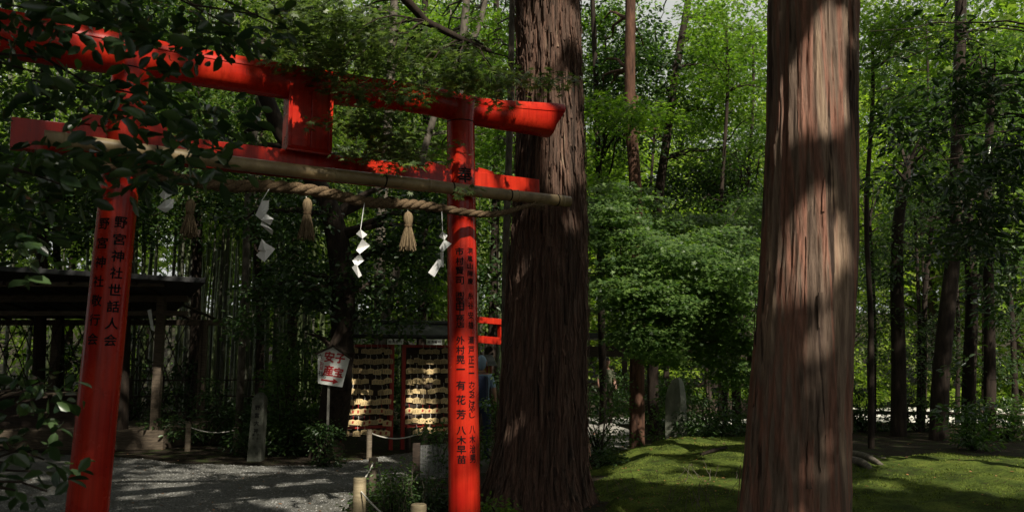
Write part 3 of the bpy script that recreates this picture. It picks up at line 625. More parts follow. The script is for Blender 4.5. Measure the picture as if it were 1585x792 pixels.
# ------------------------------------------------------------------ the two big cedars
def big_trunk(th, pix, Y, zt, m, seed, amp, flare, nu=260, nv=460, strips=900, sl_=1.0):
    ctr = [P((a+b)/2, y, Y) for y, a, b in pix]; rad = [(b-a)/2/F*Y for y, a, b in pix]
    z = np.array([c[2] for c in ctr]); o = np.argsort(z); z = z[o]; cx = np.array([c[0] for c in ctr])[o]; rad = np.array(rad)[o]
    zz = np.concatenate([np.linspace(-.1, 6.5, int(nv*.75)), np.linspace(6.6, zt, nv-int(nv*.75))])
    X = np.interp(zz, z, cx); 
    sl = (cx[-1]-cx[0])/(z[-1]-z[0]); X = np.where(zz > z[-1], cx[-1]+(zz-z[-1])*sl*.5, X); X = np.where(zz < z[0], cx[0]+(zz-z[0])*sl, X)
    r = np.interp(zz, z, rad); r = np.where(zz > z[-1], rad[-1]*(1-.55*(zz-z[-1])/(zt-z[-1])), r)
    th_ = np.linspace(0, 2*pi, nu, endpoint=False); TH, ZZ = np.meshgrid(th_, zz)
    RR = np.repeat(r[:, None], nu, 1); XX = np.repeat(X[:, None], nu, 1)
    k = 9; cN, sN = np.cos(TH), np.sin(TH)
    wob = .25*noise(ZZ*.7, TH*0, 0, seed+9)
    rid = 1-np.abs(noise(np.cos(TH+wob)*k*.7, np.sin(TH+wob)*k*.7, ZZ*.8, seed))**.8; f2 = 1-np.abs(noise(cN*k*2.0, sN*k*2.0, ZZ*2.4, seed+1)); f3 = noise(cN*30, sN*30, ZZ*5.5, seed+2)
    strip = np.round(noise(cN*k*1.4, sN*k*1.4, ZZ*.8, seed+5)*2.2)/2.2
    D = amp*(rid*1.0 + .55*f2 + .30*f3 + .55*strip) - amp*1.0
    big = .03*noise(cN*1.3, sN*1.3, ZZ*.4, seed+4)
    fl = flare*np.exp(-np.maximum(ZZ, 0)/.42)*(.45+.55*(.5+.5*np.cos(TH*5+seed))**1.5)
    RR = RR + D*1.0 - amp*.75 + big + fl
    V = np.stack([XX+RR*cN, Y+RR*sN, ZZ], -1).reshape(-1, 3)
    Fc = [(j*nu+i, j*nu+(i+1) % nu, (j+1)*nu+(i+1) % nu, (j+1)*nu+i) for j in range(nv-1) for i in range(nu)]
    Fc = list(Fc); Vs = [V]; base_n = len(V); Vg = V.reshape(nv, nu, 3); add = []
    for _ in range(strips):
        j0 = int(random.random()**1.1*nv*.72); ln = random.randint(8, 34); i0 = random.randrange(nu); wd_ = random.uniform(.8, 2.6); st_ = 7; lift = random.uniform(.012, .05)*sl_; up_ = random.random() < .4
        rows = []; dr = random.uniform(-.12, .12)
        for q in range(st_):
            t = q/(st_-1); jj = min(nv-1, int(j0+ln*t)); ii = int(i0+dr*ln*t) % nu
            p = Vg[jj, ii]; cxx = np.array([XX[jj, 0], Y, p[2]]); nr = p-cxx; nr /= np.linalg.norm(nr)+1e-9; tg = np.array([-nr[1], nr[0], 0])
            e_ = (t if up_ else 1-t); hw = wd_*.012*(1-.75*e_**2)*(.7+.3*random.random()); of = .006+lift*e_**2.5
            rows += [p+nr*of-tg*hw, p+nr*(of+.007)-tg*hw*.7, p+nr*(of+.007)+tg*hw*.7, p+nr*of+tg*hw]
        o_ = base_n + len(add); add += rows
        for q in range(st_-1):
            for a_ in range(4): Fc.append((o_+q*4+a_, o_+q*4+(a_+1) % 4, o_+(q+1)*4+(a_+1) % 4, o_+(q+1)*4+a_))
    if add: V = np.concatenate([V, np.array(add)])
    me = mk('trunk', V, Fc, m, th, True)
    return X, zz
def crown(th, c, rad, ncl, per, cl, L, tmpl, m, seedup=.6, name='crown', cull=True, view=None, pad=.08):
    d = rdir(ncl); r = RNG.random(ncl)**(1/2.2); C = np.asarray(c) + d*r[:, None]*np.asarray(rad)
    Pt, dd = spray_pts(C, np.asarray(cl), per); U, N = shape_leaf(Pt, dd, seedup)
    if view is not None:
        k = view(Pt); Pt, U, N = Pt[k], U[k], N[k]
    n = len(Pt); Lr = L*RNG.uniform(.65, 1.25, n)
    return leaves(name, Pt, U, N, Lr, Lr*.55, tmpl, m, th, cull, pad), C
cm = empty('cedar_tree', P(850, 770, 9.5)*np.array([1, 1, 0]), 'massive dark cedar trunk with shaggy bark and flared base behind torii', 'tree')
big_trunk(cm, [(0, 797, 903), (200, 800, 907), (400, 790, 909), (550, 782, 907), (650, 776, 905), (720, 770, 900), (770, 766, 898)], 9.5, 15, M_CEDAR, 5, .042, .27, strips=1700)
g = G()
for k in range(9):
    a = random.random()*2*pi; z = 7.5+k*.8; p0 = np.array([ORG[cm.name][0], 9.5, z]); limb(g, p0, p0+np.array([cos(a)*3, sin(a)*3, .3]), .09, .03, .05)
g.build('limb', M_CEDAR, cm, True)
crown(cm, (-.7, 8.4, 11.5), (3.8, 3.8, 3.0), 90, 40, (.9, .9, .4), .42, T_CLUMP, L_CONIF, .8)
ct = empty('cypress_tree', P(1229, 840, 7.0)*np.array([1, 1, 0]), 'thick pale trunk with peeling reddish bark in dappled sun', 'tree')
big_trunk(ct, [(0, 1185, 1332), (200, 1183, 1330), (400, 1176, 1325), (600, 1163, 1315), (792, 1150, 1308)], 7.0, 15, M_CEDAR2, 17, .021, .05, strips=30, sl_=.3)
crown(ct, (3.2, 5.6, 11.5), (4.2, 4.0, 3.0), 100, 40, (.9, .9, .4), .42, T_CLUMP, L_CONIF, .8)
# roots of the cypress
g = G()
for a, b in (((1316, 722), (1368, 742)), ((1318, 735), (1350, 745)), ((1320, 715), (1372, 728))):
    p0, p1 = Gp(a[0], a[1], .12), Gp(b[0], b[1], .12)
    p0[2] = top_h(p0[0], p0[1]); p1[2] = top_h(p1[0], p1[1])-.03; mid = (p0+p1)/2+np.array([.05, .05, 0]); mid[2] = top_h(mid[0], mid[1])+.03
    g.tube(smooth_path([p0, mid, p1], 9), np.linspace(.085, .035, 9), 9)
rt = g.build('tree_root', M_BARKG, None, True, origin=Gp(1340, 735, .1)); tag(rt, 'gnarled surface roots beside the peeling trunk on the moss', 'root')

# ------------------------------------------------------------------ shade trees whose crowns roof the grove (trunks outside the frame; last two added unseen to dim the left)
def above_frame(Pt):
    """keep leaves of the high canopy out of the lower view"""
    return Pt[:, 2] > 1.6 + .50*np.maximum(Pt[:, 1], 0) + .5
for i, (x, y, zc, r, lab) in enumerate([
    (8, .5, 10.5, 4.6, 'shade cedar standing right of the camera'), (11.5, 5, 11, 4.8, 'shade cedar far right of the moss garden'), (5, -4, 11, 4.6, 'shade cedar behind the camera to the right'),
    (-4.5, 2.5, 10, 4.3, 'shade cedar left of the camera'), (-8, 8.8, 10.5, 4.3, 'shade cedar left of the torii'), (0, -1.5, 9.5, 3.6, 'shade cedar right behind the camera'),
    (12.5, -3.5, 12, 4.8, 'shade cedar furthest behind at the right'), (10.5, 11, 12, 4.4, 'shade cedar right of the moss mound'), (4, 1.5, 9.5, 3.6, 'shade cedar nearest the camera on the right'), (-10, 14, 11, 4.5, 'shade cedar left of the open shed'), (16.5, 1, 12, 4.8, 'shade cedar out beyond the right edge'), (-6.5, -3, 9.5, 4.2, 'unseen cedar added behind the camera to dim the left'), (-12, 6, 11, 4.8, 'unseen cedar added far left to dim the skylight')]):
    if abs(x) < 5 and y < 2 and y > 0: tx, ty = x+1, -1.0
    else: tx, ty = x, y
    if i == 5: ty = -2.5
    th = empty('shade_cedar', (tx, ty, 0), lab, 'tree', 'tall cedars roofing the grove')
    g = G(); g.tube([(tx, ty, -.1), (tx, ty, .4), (tx+.1, ty, 5), (x, y, 13)], [.42, .32, .27, .1], 12); g.build('trunk', M_CEDAR, th, True)
    crown(th, (x, y, zc), (r, r, 2.6), 130, 40, (.9, .9, .4), .45, T_CLUMP, L_CONIF, .8, view=above_frame, pad=.10)
# ------------------------------------------------------------------ trees of the grove in view
def grove_tree(name, label, base, pts, r0, r1, blobs, L, tmpl, lm, bm=None, flat=(.55, .55, .16), per=60, up=1.4, group=None, cull=True, wr=.55, cat='tree', twigs=True, tw=None, nbias=None):
    """pts: trunk points in world space; blobs: (px, py, rx px, ry px, depth, +-depth, sprays)"""
    th = empty(name, base, label, cat, group)
    g = G(); path_ = smooth_path(pts, 18); g.tube(path_, np.linspace(r0, r1, 18), 12); CC = []
    for px, py, rx, ry, Y, dY, n in blobs:
        for _ in range(n):
            a = random.random()*2*pi; q = math.sqrt(random.random()); CC.append(P(px+cos(a)*rx*q, py+sin(a)*ry*q, Y+random.uniform(-dY, dY)))
    CC = np.array(CC)
    if twigs:
        sel = CC[RNG.permutation(len(CC))[:min(len(CC), 22)]]
        for c in sel:
            d = np.linalg.norm(path_-c, axis=1)+np.maximum(path_[:, 2]-c[2], 0)*1.0; k = int(np.argmin(d)); k = max(2, min(k, 16))
            limb(g, path_[k], c, tw or max(.012, r0*.28), .004 if tw else .006, .10, 7)
    g.build('trunk', bm or M_BARK, th, True)
    Pt, dd = spray_pts(CC, np.asarray(flat), per); U, N = shape_leaf(Pt, dd, up); n = len(Pt); Lr = L*RNG.uniform(.65, 1.2, n)
    if nbias is not None: N = N + np.array(nbias); N /= np.linalg.norm(N, axis=1)[:, None]
    # sprays droop away from their centre
    Pt[:, 2] -= .25*np.linalg.norm((Pt-np.repeat(CC, per, 0))[:, :2], axis=1)**1.5
    leaves('crown', Pt, U, N, Lr, Lr*wr, tmpl, lm, th, cull, 0)
    return th
# right background trunk with red bark and dark evergreen head
grove_tree('evergreen_tree', 'straight reddish-barked trunk rising behind the moss mound left of the stele', Gp(986, 690), [Gp(986, 692), P(986, 560, 15.4), P(988, 400, 15.4), P(983, 280, 15.4), P(975, 150, 15.4), P(976, -60, 15.4), P(970, -250, 15.5)], .15, .09,
    [(955, 60, 60, 60, 17.5, 1, 30), (1010, 120, 60, 50, 17.5, 1, 30), (940, 140, 40, 40, 17, 1, 14), (985, 225, 50, 40, 17, 1, 12)], .11, T_OV, L_EVER, M_BARKR, (.5, .5, .3), 60, 1.0)
grove_tree('slender_maple', 'slender curved trunk with bright leaves in front of the sky gap', Gp(1012, 672), [Gp(1012, 672), P(1010, 500, 18), P(1017, 330, 18), P(1030, 230, 18), P(1043, 130, 18), P(1062, 20, 18), P(1085, -120, 18)], .13, .07,
    [(1040, 80, 110, 45, 20, 1.5, 26), (1130, 200, 60, 60, 19, 1.5, 26), (1050, 165, 80, 35, 19, 1, 18), (1120, 60, 55, 60, 19, 1, 26), (930, 120, 40, 60, 19, 1, 22), (1090, 260, 50, 20, 19, 1, 8)], .095, T_FIVE, L_MAPLEB, M_BARK, (.75, .75, .18), 90, 2.0, wr=.9)
grove_tree('broadleaf_tree', 'low bright green branch layer right of the cedar top', Gp(935, 668), [Gp(935, 668), P(930, 450, 17), P(925, 200, 17), P(915, -50, 17)], .09, .05,
    [(950, 165, 60, 22, 14, .8, 14), (930, 230, 40, 40, 17, 1.2, 16), (990, 185, 40, 14, 14, .6, 8), (940, 310, 40, 40, 16, 1, 20)], .085, T_FIVE, L_MAPLEB, M_BARK, (.6, .6, .12), 80, 2.2, wr=.9)
# big layered maple in the middle distance
grove_tree('layered_maple', 'broad low maple in drooping layers between the two big trunks', Gp(1168, 672), [Gp(1168, 672), P(1165, 560, 14), P(1140, 470, 13.8), P(1090, 400, 13.4), P(1010, 370, 13), P(930, 350, 12.6)], .12, .03,
    [(935, 340, 45, 35, 12.7, .7, 26), (985, 390, 70, 35, 12.4, .8, 40), (1050, 410, 80, 35, 12.3, .8, 46), (1120, 430, 70, 40, 12.4, .8, 44), (1060, 470, 100, 35, 12.3, .8, 56), (1130, 490, 60, 40, 12.4, .8, 36), (1090, 540, 90, 30, 12.6, .8, 44), (1150, 560, 35, 40, 12.8, .7, 20), (1060, 345, 70, 18, 13.2, .5, 18), (1000, 500, 60, 30, 12.6, .6, 22), (1155, 395, 40, 30, 13, .6, 22), (1165, 590, 20, 20, 13.4, .5, 5), (935, 450, 30, 30, 13, .6, 8), (960, 305, 50, 22, 13, .6, 16), (1120, 370, 60, 16, 12.8, .5, 16), (1060, 520, 110, 40, 11.9, .3, 44), (1000, 455, 70, 35, 11.9, .3, 24), (1120, 570, 50, 20, 12.2, .4, 14), (1180, 330, 60, 25, 14, .6, 14)],
    .066, T_FIVE, L_MAPLEP, M_BARK, (.42, .42, .06), 105, 2.4, wr=.95, tw=.02, nbias=(.05, -.65, 0))
grove_tree('round_evergreen', 'dark rounded evergreen crown beyond the layered maple', Gp(1120, 652), [Gp(1120, 652), P(1118, 500, 21), P(1115, 320, 21), P(1110, 250, 21)], .16, .06,
    [(1085, 300, 75, 50, 21, 1.5, 40), (1140, 330, 45, 60, 21, 1.5, 26), (1010, 330, 30, 40, 20, 1, 10), (1130, 250, 35, 25, 20.5, 1, 10)], .12, T_OV, L_EVER, M_BARK, (.6, .6, .35), 70, 1.0)
# right-hand dark trunks near the fence
RT = [('stout dark trunk beside the fence, nearest the peeling cypress trunk', [(1390, 668), (1391, 560), (1388, 420), (1392, 330), (1410, 250)], 18.0, .17),
      ('dark leaning trunk in the middle of the fence', [(1452, 672), (1456, 590), (1466, 480), (1476, 380), (1484, 150), (1488, -40)], 17.2, .19),
      ('forked dark trunk right of the leaning trunk', [(1499, 668), (1500, 590), (1504, 470), (1500, 380), (1495, 300)], 18.2, .16),
      ('grey straight trunk furthest right along the fence', [(1531, 668), (1532, 560), (1530, 420), (1528, 300), (1535, 120)], 17.6, .13),
      ('thin dark trunk close to the right edge', [(1572, 655), (1568, 520), (1560, 420)], 20, .08),
      ('thin crooked trunk left of the stout dark one', [(1350, 655), (1345, 560), (1352, 440), (1345, 330)], 20, .06),
      ('thin dark stem between stout and leaning trunks', [(1425, 655), (1430, 560), (1432, 450), (1445, 330)], 19.5, .08),
      ('dark trunk in the shade behind the stele', [(1140, 655), (1138, 560), (1128, 480)], 19, .12)]
for i, (lab, pts, Y, r) in enumerate(RT):
    pw = [P(x, y, Y) for x, y in pts]; pw[0][2] = -.05
    px, py = pts[-1]; px2, py2 = pts[len(pts)//2]
    grove_tree('woodland_tree', lab, (pw[0][0], Y, 0), pw, r, r*.6, [(px, max(py, 40), 60, 55, Y+.3, 1.2, 14), (px2, py2-30, 45, 50, Y+.5, 1, 8)], .11, T_OV, L_EVERM if i % 2 else L_EVER, M_BARK, (.5, .5, .28), 60, 1.0, 'dark trunks along the fence')
for i, (lab, px, Y, bl, lm, L, tm) in enumerate([
    ('bright thin maple filling the top of the gap', 1120, 17.5, [(1120, 40, 70, 50, 17, 1.5, 34), (1150, 140, 40, 50, 17, 1.5, 22), (1100, 120, 50, 40, 17.5, 1, 16)], L_MAPLEB, .085, T_FIVE),
    ('young maple beside the massive cedar', 930, 19.5, [(930, 60, 40, 50, 19, 1, 20), (960, 20, 60, 25, 19, 1, 16), (925, 270, 35, 60, 18, 1.2, 26), (960, 340, 40, 30, 17, 1, 14)], L_MAPLEB, .085, T_FIVE),
    ('small tree filling the shade left of the peeling trunk', 1160, 20, [(1160, 250, 40, 50, 18, 1, 22), (1150, 330, 45, 40, 17, 1, 22), (1090, 330, 40, 30, 18, 1, 10)], L_EVERM, .09, T_OV),
    ('maple right of the peeling trunk, high up', 1345, 15.5, [(1365, 30, 50, 35, 15, 1, 26), (1420, 50, 70, 40, 15, 1, 30), (1350, 90, 30, 30, 15, .8, 12), (1500, 40, 70, 35, 15.5, 1, 26), (1380, 150, 50, 30, 15.5, 1, 14)], L_MAPLEB, .075, T_FIVE),
    ('dark evergreen in the upper gap', 1010, 24, [(1000, 90, 45, 40, 23, 1.2, 20), (1120, 110, 50, 30, 23, 1.2, 18), (1070, 200, 50, 30, 23, 1, 16), (940, 190, 30, 40, 23, 1, 14)], L_EVER, .12, T_OV),
    ('dark evergreen behind the fence trunks', 1430, 24.5, [(1400, 120, 60, 50, 24, 1.2, 22), (1500, 180, 60, 50, 24, 1.2, 24), (1420, 330, 50, 60, 24, 1.2, 22), (1540, 400, 40, 50, 24, 1.2, 16)], L_EVER, .12, T_OV),
    ('green tree behind the glossy camellia', 1480, 21, [(1480, 160, 90, 60, 20, 1.5, 34), (1560, 100, 50, 70, 20, 1.5, 26), (1400, 230, 70, 40, 20, 1.5, 24), (1540, 260, 50, 50, 20, 1.2, 18)], L_EVERM, .11, T_OV),
    ('slim understory tree right of the peeling trunk', 1350, 18.8, [(1360, 300, 40, 60, 18.6, 1, 26), (1350, 420, 35, 60, 18.6, 1, 26), (1370, 520, 45, 50, 18.8, .8, 26)], L_EVERM, .085, T_OV),
    ('slim understory tree between the fence trunks', 1420, 19.2, [(1425, 380, 45, 60, 19, 1, 26), (1420, 490, 45, 50, 19, 1, 24), (1430, 570, 50, 25, 19, .8, 12)], L_EVER, .085, T_OV),
    ('slim understory tree near the grey fence trunk', 1520, 19.6, [(1510, 400, 40, 50, 19, 1, 16), (1560, 480, 35, 50, 18.6, 1, 16), (1480, 540, 30, 40, 19.4, .8, 9), (1550, 570, 40, 30, 18.6, .8, 10)], L_EVER, .085, T_OV)]):
    pw = [P(px, 640, Y), P(px+3, 500, Y), P(px-4, 330, Y), P(px+6, 150, Y), P(px+4, 40, Y)]; pw[0][2] = -.05
    if i in (7, 8, 9): pw = pw[:3]
    grove_tree('understory_tree', lab, (pw[0][0], Y, 0), pw, .06, .03, bl, L, tm, lm, M_BARK, (.55, .55, .2), 70, 1.6, 'understory trees', wr=.9 if tm is T_FIVE else .5)
# glossy evergreen whose branches hang in from the right
grove_tree('camellia_tree', 'glossy dark camellia reaching in from the right edge', (6.9, 8.6, 0), [(6.9, 8.6, -.1), (6.8, 8.6, 1.5), (6.7, 8.6, 3), (6.5, 8.7, 5), (6.2, 8.8, 7)], .14, .06,
    [(1450, 60, 110, 40, 8.8, .6, 30), (1500, 140, 85, 40, 8.6, .7, 44), (1410, 190, 70, 35, 8.9, .6, 28), (1520, 250, 70, 50, 8.6, .7, 40), (1430, 290, 90, 35, 9.2, .7, 34), (1540, 350, 50, 50, 8.8, .6, 26), (1380, 110, 40, 20, 9, .5, 7), (1440, 370, 60, 25, 9.4, .5, 7), (1560, 450, 30, 50, 9.4, .5, 12), (1540, 560, 45, 30, 9.6, .5, 8), (1500, 640, 30, 20, 12, .4, 5), (1370, 380, 40, 20, 9.4, .5, 5)],
    .105, T_OV, L_CAM, M_BARK, (.30, .30, .13), 34, 1.2, wr=.42, tw=.014)
# maple whose sprays fall in front of the torii
mp = grove_tree('japanese_maple', 'fine-leaved maple branches hanging over the top beam of the torii', (-6.2, 5.2, 0), [(-6.2, 5.2, -.1), (-6, 5.2, 2), (-5.6, 5.4, 4), (-4.5, 5.8, 5.3), (-2.8, 6.2, 5.5), (-1.2, 6.6, 5.2), P(640, 20, 7.0), P(760, 80, 7.3)], .16, .02,
    [(470, 90, 60, 28, 7.0, .5, 20), (560, 60, 90, 40, 7.0, .6, 44), (660, 90, 90, 38, 7.1, .5, 50), (740, 115, 60, 24, 7.3, .4, 20), (600, 130, 110, 22, 7.0, .4, 26), (580, 195, 70, 28, 6.9, .35, 22), (600, 235, 70, 22, 7.0, .3, 16), (660, 225, 35, 25, 7.2, .3, 9), (850, 122, 38, 16, 7.6, .3, 8), (500, 20, 90, 25, 7, .6, 22), (690, 300, 45, 12, 7.25, .2, 4), (440, 40, 50, 30, 7.2, .5, 12), (770, 150, 25, 10, 7.4, .2, 3), (790, 120, 30, 15, 7.5, .2, 5)],
    .066, T_STAR, L_MAPLE, M_BARK, (.26, .26, .045), 34, 2.2, wr=1.0, tw=.011, nbias=(0, -.35, 0))
# dark trunk with arching limb behind the rope
grove_tree('leaning_evergreen', 'dark trunk with flared base behind the white pentagon sign', Gp(515, 704), [Gp(505, 708), Gp(511, 702)+np.array([0, 0, .25]), P(522, 600, 13.6), P(532, 480, 13.6), P(524, 380, 13.6), P(500, 300, 13.6), P(440, 215, 13.6), P(400, 120, 13.6)], .30, .12,
    [(430, 330, 90, 40, 14, 1, 20), (600, 420, 80, 50, 14, 1, 34), (660, 350, 60, 50, 14, 1, 24), (480, 430, 60, 40, 14, 1, 18), (430, 480, 70, 50, 13.6, .8, 24), (610, 490, 70, 25, 13.8, .5, 14), (360, 240, 60, 40, 14, 1, 14), (640, 300, 60, 40, 14, 1, 14)], .10, T_OV, L_EVER, M_BARK, (.45, .45, .25), 60, 1.0)
grove_tree('thin_grey_tree', 'thin pale trunk left of the stone marker', Gp(368, 690), [Gp(368, 690), P(374, 560, 15), P(380, 420, 15), P(384, 300, 15), P(400, 160, 15), P(408, 60, 15)], .075, .05,
    [(395, 130, 60, 50, 16, 1, 16), (340, 180, 60, 50, 16, 1, 16)], .1, T_OV, L_EVERM, M_BARKG, (.5, .5, .25), 60, 1.0)
for k, (lab, pts, Y, r) in enumerate([('thin trunk visible above the torii beam near its middle', [(700, 655), (705, 400), (712, 130), (722, 0), (728, -80)], 16, .085), ('pale slender trunk just left of the massive cedar', [(781, 655), (783, 400), (789, 200), (793, 0), (795, -60)], 13, .055),
    ('thin forked trunk seen above the maple sprays', [(560, 655), (640, 300), (690, 130), (742, 40), (756, -60)], 17, .07), ('dim trunk behind the plaque racks', [(590, 645), (588, 400), (600, 200), (610, 0)], 19, .12)]):
    pw = [P(x, y, Y) for x, y in pts]; pw[0][2] = -.05
    grove_tree('slender_tree', lab, (pw[0][0], Y, 0), pw, r*1.2, r*.8, [(pts[-1][0]-20, 60, 70, 55, Y+2, 1.5, 16), (pts[2][0]+10, 240, 60, 60, Y+2, 1.5, 14)], .1, T_FIVE, L_MAPLEB if k != 3 else L_EVERM, M_BARKG, (.6, .6, .2), 70, 1.5, 'slender trunks behind the torii', wr=.9)
# evergreen mass at upper left, behind torii
for k, (px, Y, lab) in enumerate([(60, 17, 'evergreen behind the left end of the shed roof'), (190, 15.5, 'evergreen behind the left torii pillar'), (300, 19, 'evergreen at the edge of the bamboo grove'), (-60, 14, 'evergreen at the far left edge'), (450, 20, 'evergreen behind the thin grey trunk'), (760, 21, 'evergreen between the right pillar and the cedar'), (650, 20, 'evergreen right of the plaque racks')]):
    pw = [P(px, 640, Y), P(px+5, 400, Y), P(px+10, 200, Y), P(px+8, 0, Y)]; pw[0][2] = -.05
    grove_tree('evergreen_tree', lab, (pw[0][0], Y, 0), pw, .13, .08, [(px, 30, 85, 50, Y, 1.5, 18), (px+20, 130, 90, 60, Y, 1.5, 16), (px, 240, 80, 50, Y, 1.5, 16), (px-15, 330, 60, 40, Y, 1.2, 8)] + ([(px+15, 420, 40, 60, Y, 1.2, 22)] if px > 600 else []), .13, T_OV, L_EVER if k % 3 else L_EVERM, M_BARK, (.6, .6, .32), 60, 1.0, 'dark evergreens behind the torii')
for lab, px, Y, bl in (('dense evergreen behind the shed roof', 90, 18.2, [(60, 250, 70, 60, 18, 1, 34), (150, 300, 60, 60, 18, 1, 34), (20, 340, 60, 50, 18, 1, 26), (230, 330, 40, 60, 18.2, 1, 22), (220, 220, 50, 60, 18, 1, 20), (100, 370, 80, 30, 18, 1, 20)]),
                        ('dense evergreen behind the paper streamers', 400, 18.5, [(350, 290, 60, 35, 18, 1, 24), (440, 330, 50, 50, 18, 1, 26), (500, 280, 50, 50, 17, 1, 22), (470, 420, 40, 50, 17.5, 1, 20)])):
    pw = [P(px, 655, Y), P(px+3, 500, Y), P(px-4, 330, Y), P(px+6, 200, Y)]; pw[0][2] = -.05
    grove_tree('evergreen_tree', lab, (pw[0][0], Y, 0), pw, .11, .05, bl, .11, T_OV, L_EVER, M_BARK, (.6, .6, .35), 60, 1.0, 'dark evergreens behind the torii')
# large dark leaves close to the camera at left
fg = grove_tree('camellia_bush', 'large dark leaves hanging close to the camera at upper left', (-3.3, 2.2, 0), [(-3.3, 2.2, -.1), (-3.25, 2.3, 1), (-3.0, 2.6, 2), (-2.6, 2.9, 2.8), (-2.2, 3.1, 3.4)], .06, .02,
    [(60, 40, 80, 40, 3.0, .3, 10), (180, 30, 70, 35, 3.0, .3, 10), (290, 60, 60, 45, 3.2, .3, 9), (225, 165, 80, 45, 3.1, .3, 10), (110, 110, 90, 40, 3.0, .3, 5), (50, 280, 60, 40, 3.0, .3, 10), (150, 265, 55, 35, 3.1, .3, 7), (265, 240, 60, 30, 3.1, .3, 9), (330, 190, 40, 40, 3.3, .2, 5), (40, 370, 50, 35, 3, .3, 7), (400, 60, 40, 40, 3.4, .2, 6), (80, -90, 120, 50, 3.4, .4, 16), (280, -90, 120, 50, 3.6, .4, 16), (-130, 150, 80, 120, 3.2, .4, 18), (-150, 400, 80, 120, 3.2, .4, 16), (100, -220, 200, 80, 3.6, .5, 20), (420, -110, 60, 40, 4, .3, 8)],  # sprays beyond the frame edge are added to shade the left pillar
    .078, T_OV, L_CAM, M_BARK, (.17, .17, .10), 12, .9, cull=False, wr=.50, tw=.008)
fg2 = grove_tree('camellia_shrub', 'low leafy shoots in the lower left corner', (-2.55, 2.7, 0), [(-2.55, 2.7, -.1), (-2.5, 2.8, .6), (-2.3, 3, 1.2)], .03, .01,
    [(55, 620, 55, 35, 3.2, .2, 5), (105, 615, 35, 18, 3.2, .15, 2), (35, 700, 45, 45, 3.2, .2, 6), (50, 765, 45, 22, 3.2, .2, 3), (85, 690, 30, 25, 3.3, .15, 1)],
    .072, T_OV, L_CAM, M_BARK, (.15, .15, .09), 9, 1.0, tw=.006, cull=False, wr=.52, cat='shrub')

# ------------------------------------------------------------------ shrubs
def shrub(name, label, px, py, Y, rx, rz, n, L, lm, tmpl=T_OV, group=None, ry=None, per=45, wr=.5):
    b = P(px, py, Y); b[2] = 0; gz = top_h(b[0], b[1]); th = empty(name, (b[0], b[1], gz), label, 'shrub', group)
    ry = ry or rx*.8; d = rdir(n); d[:, 2] = np.abs(d[:, 2]); r = RNG.random(n)**.4
    CC = np.array([b[0], b[1], gz+.05]) + d*r[:, None]*np.array([rx, ry, rz])
    g = G()
    for c in CC[:14]: limb(g, (b[0]+random.uniform(-.08, .08), b[1]+random.uniform(-.06, .06), gz-.03), c, .014, .004, .12, 5)
    g.build('stems', M_BARK, th, True)
    Pt, dd = spray_pts(CC, np.array([.24, .24, .13]), per); Pt[:, 2] = np.maximum(Pt[:, 2], gz+.02); U, N = shape_leaf(Pt, dd, 1.2)
    Lr = L*RNG.uniform(.6, 1.2, len(Pt)); leaves('foliage', Pt, U, N, Lr, Lr*wr, tmpl, lm, th, True)
    return th
gs = 'understory shrubs'
shrub('garden_shrub', 'glossy shrub at the foot of the woods right of the stele', 1120, 675, 15.6, 1.0, .75, 46, .075, L_EVER, group=gs)
shrub('garden_shrub', 'taller leafy shrub behind the stele', 1095, 640, 17.0, 1.2, 1.9, 60, .09, L_EVERM, group=gs)
shrub('garden_shrub', 'leafy shrub right behind the cedar beside the pale bank', 925, 640, 14.5, .75, 1.5, 34, .08, L_EVERM, group=gs, per=34)
shrub('garden_shrub', 'shrub between the red-barked trunk and the stele', 1010, 620, 20, 1.3, 1.3, 40, .1, L_EVER, group=gs)
shrub('garden_shrub', 'dark shrub behind the stone marker', 440, 660, 14.4, .9, 1.0, 40, .085, L_EVER, group=gs)
shrub('garden_shrub', 'tall shrub left of the pentagon sign', 450, 600, 14.6, .7, 2.1, 44, .085, L_EVERM, group=gs)
shrub('garden_shrub', 'dark shrub left of the stone marker', 320, 660, 16.0, 1.3, 1.2, 50, .085, L_EVER, group=gs)
shrub('garden_shrub', 'shrub hiding the post of the pentagon sign', 498, 690, 12.8, .24, .85, 16, .07, L_EVER, group=gs)
shrub('garden_shrub', 'leafy twigs in front of the right plaque rack', 682, 660, 12.0, .35, .75, 16, .06, L_EVERM, group=gs)
shrub('garden_shrub', 'bush beside the massive cedar at path level', 775, 640, 12.6, .45, 1.5, 22, .07, L_EVERM, group=gs)
shrub('garden_shrub', 'dark undergrowth at the left end of the fence', 1335, 650, 19.0, .6, 1.2, 22, .1, L_EVER, group=gs)
shrub('garden_shrub', 'sparse dark bush against the fence', 1420, 650, 19.3, .9, .9, 22, .09, L_EVER, group=gs)
shrub('garden_shrub', 'undergrowth by the fence near the right edge', 1560, 650, 17.2, .8, 1.0, 30, .1, L_EVERM, group=gs)
shrub('garden_shrub', 'rhododendron-like shrub before the fence', 1505, 660, 15.2, .45, .7, 12, .13, L_EVERM, group=gs, wr=.3)
shrub('garden_shrub', 'creeping fern-like plant at the left edge of the moss', 930, 715, 12.6, .5, .12, 14, .06, L_EVER, group=gs)
shrub('path_bush', 'twiggy bush behind the short bamboo posts', 612, 770, 9.0, .42, .42, 34, .05, L_EVERM, group=gs)
shrub('path_bush', 'low dark bush at the foot of the right pillar', 668, 780, 8.9, .35, .34, 26, .05, L_EVER, group=gs)
shrub('path_bush', 'small pale-leaved plant right of the pillar foot', 765, 785, 8.4, .12, .12, 8, .055, L_MAPLEB, group=gs)
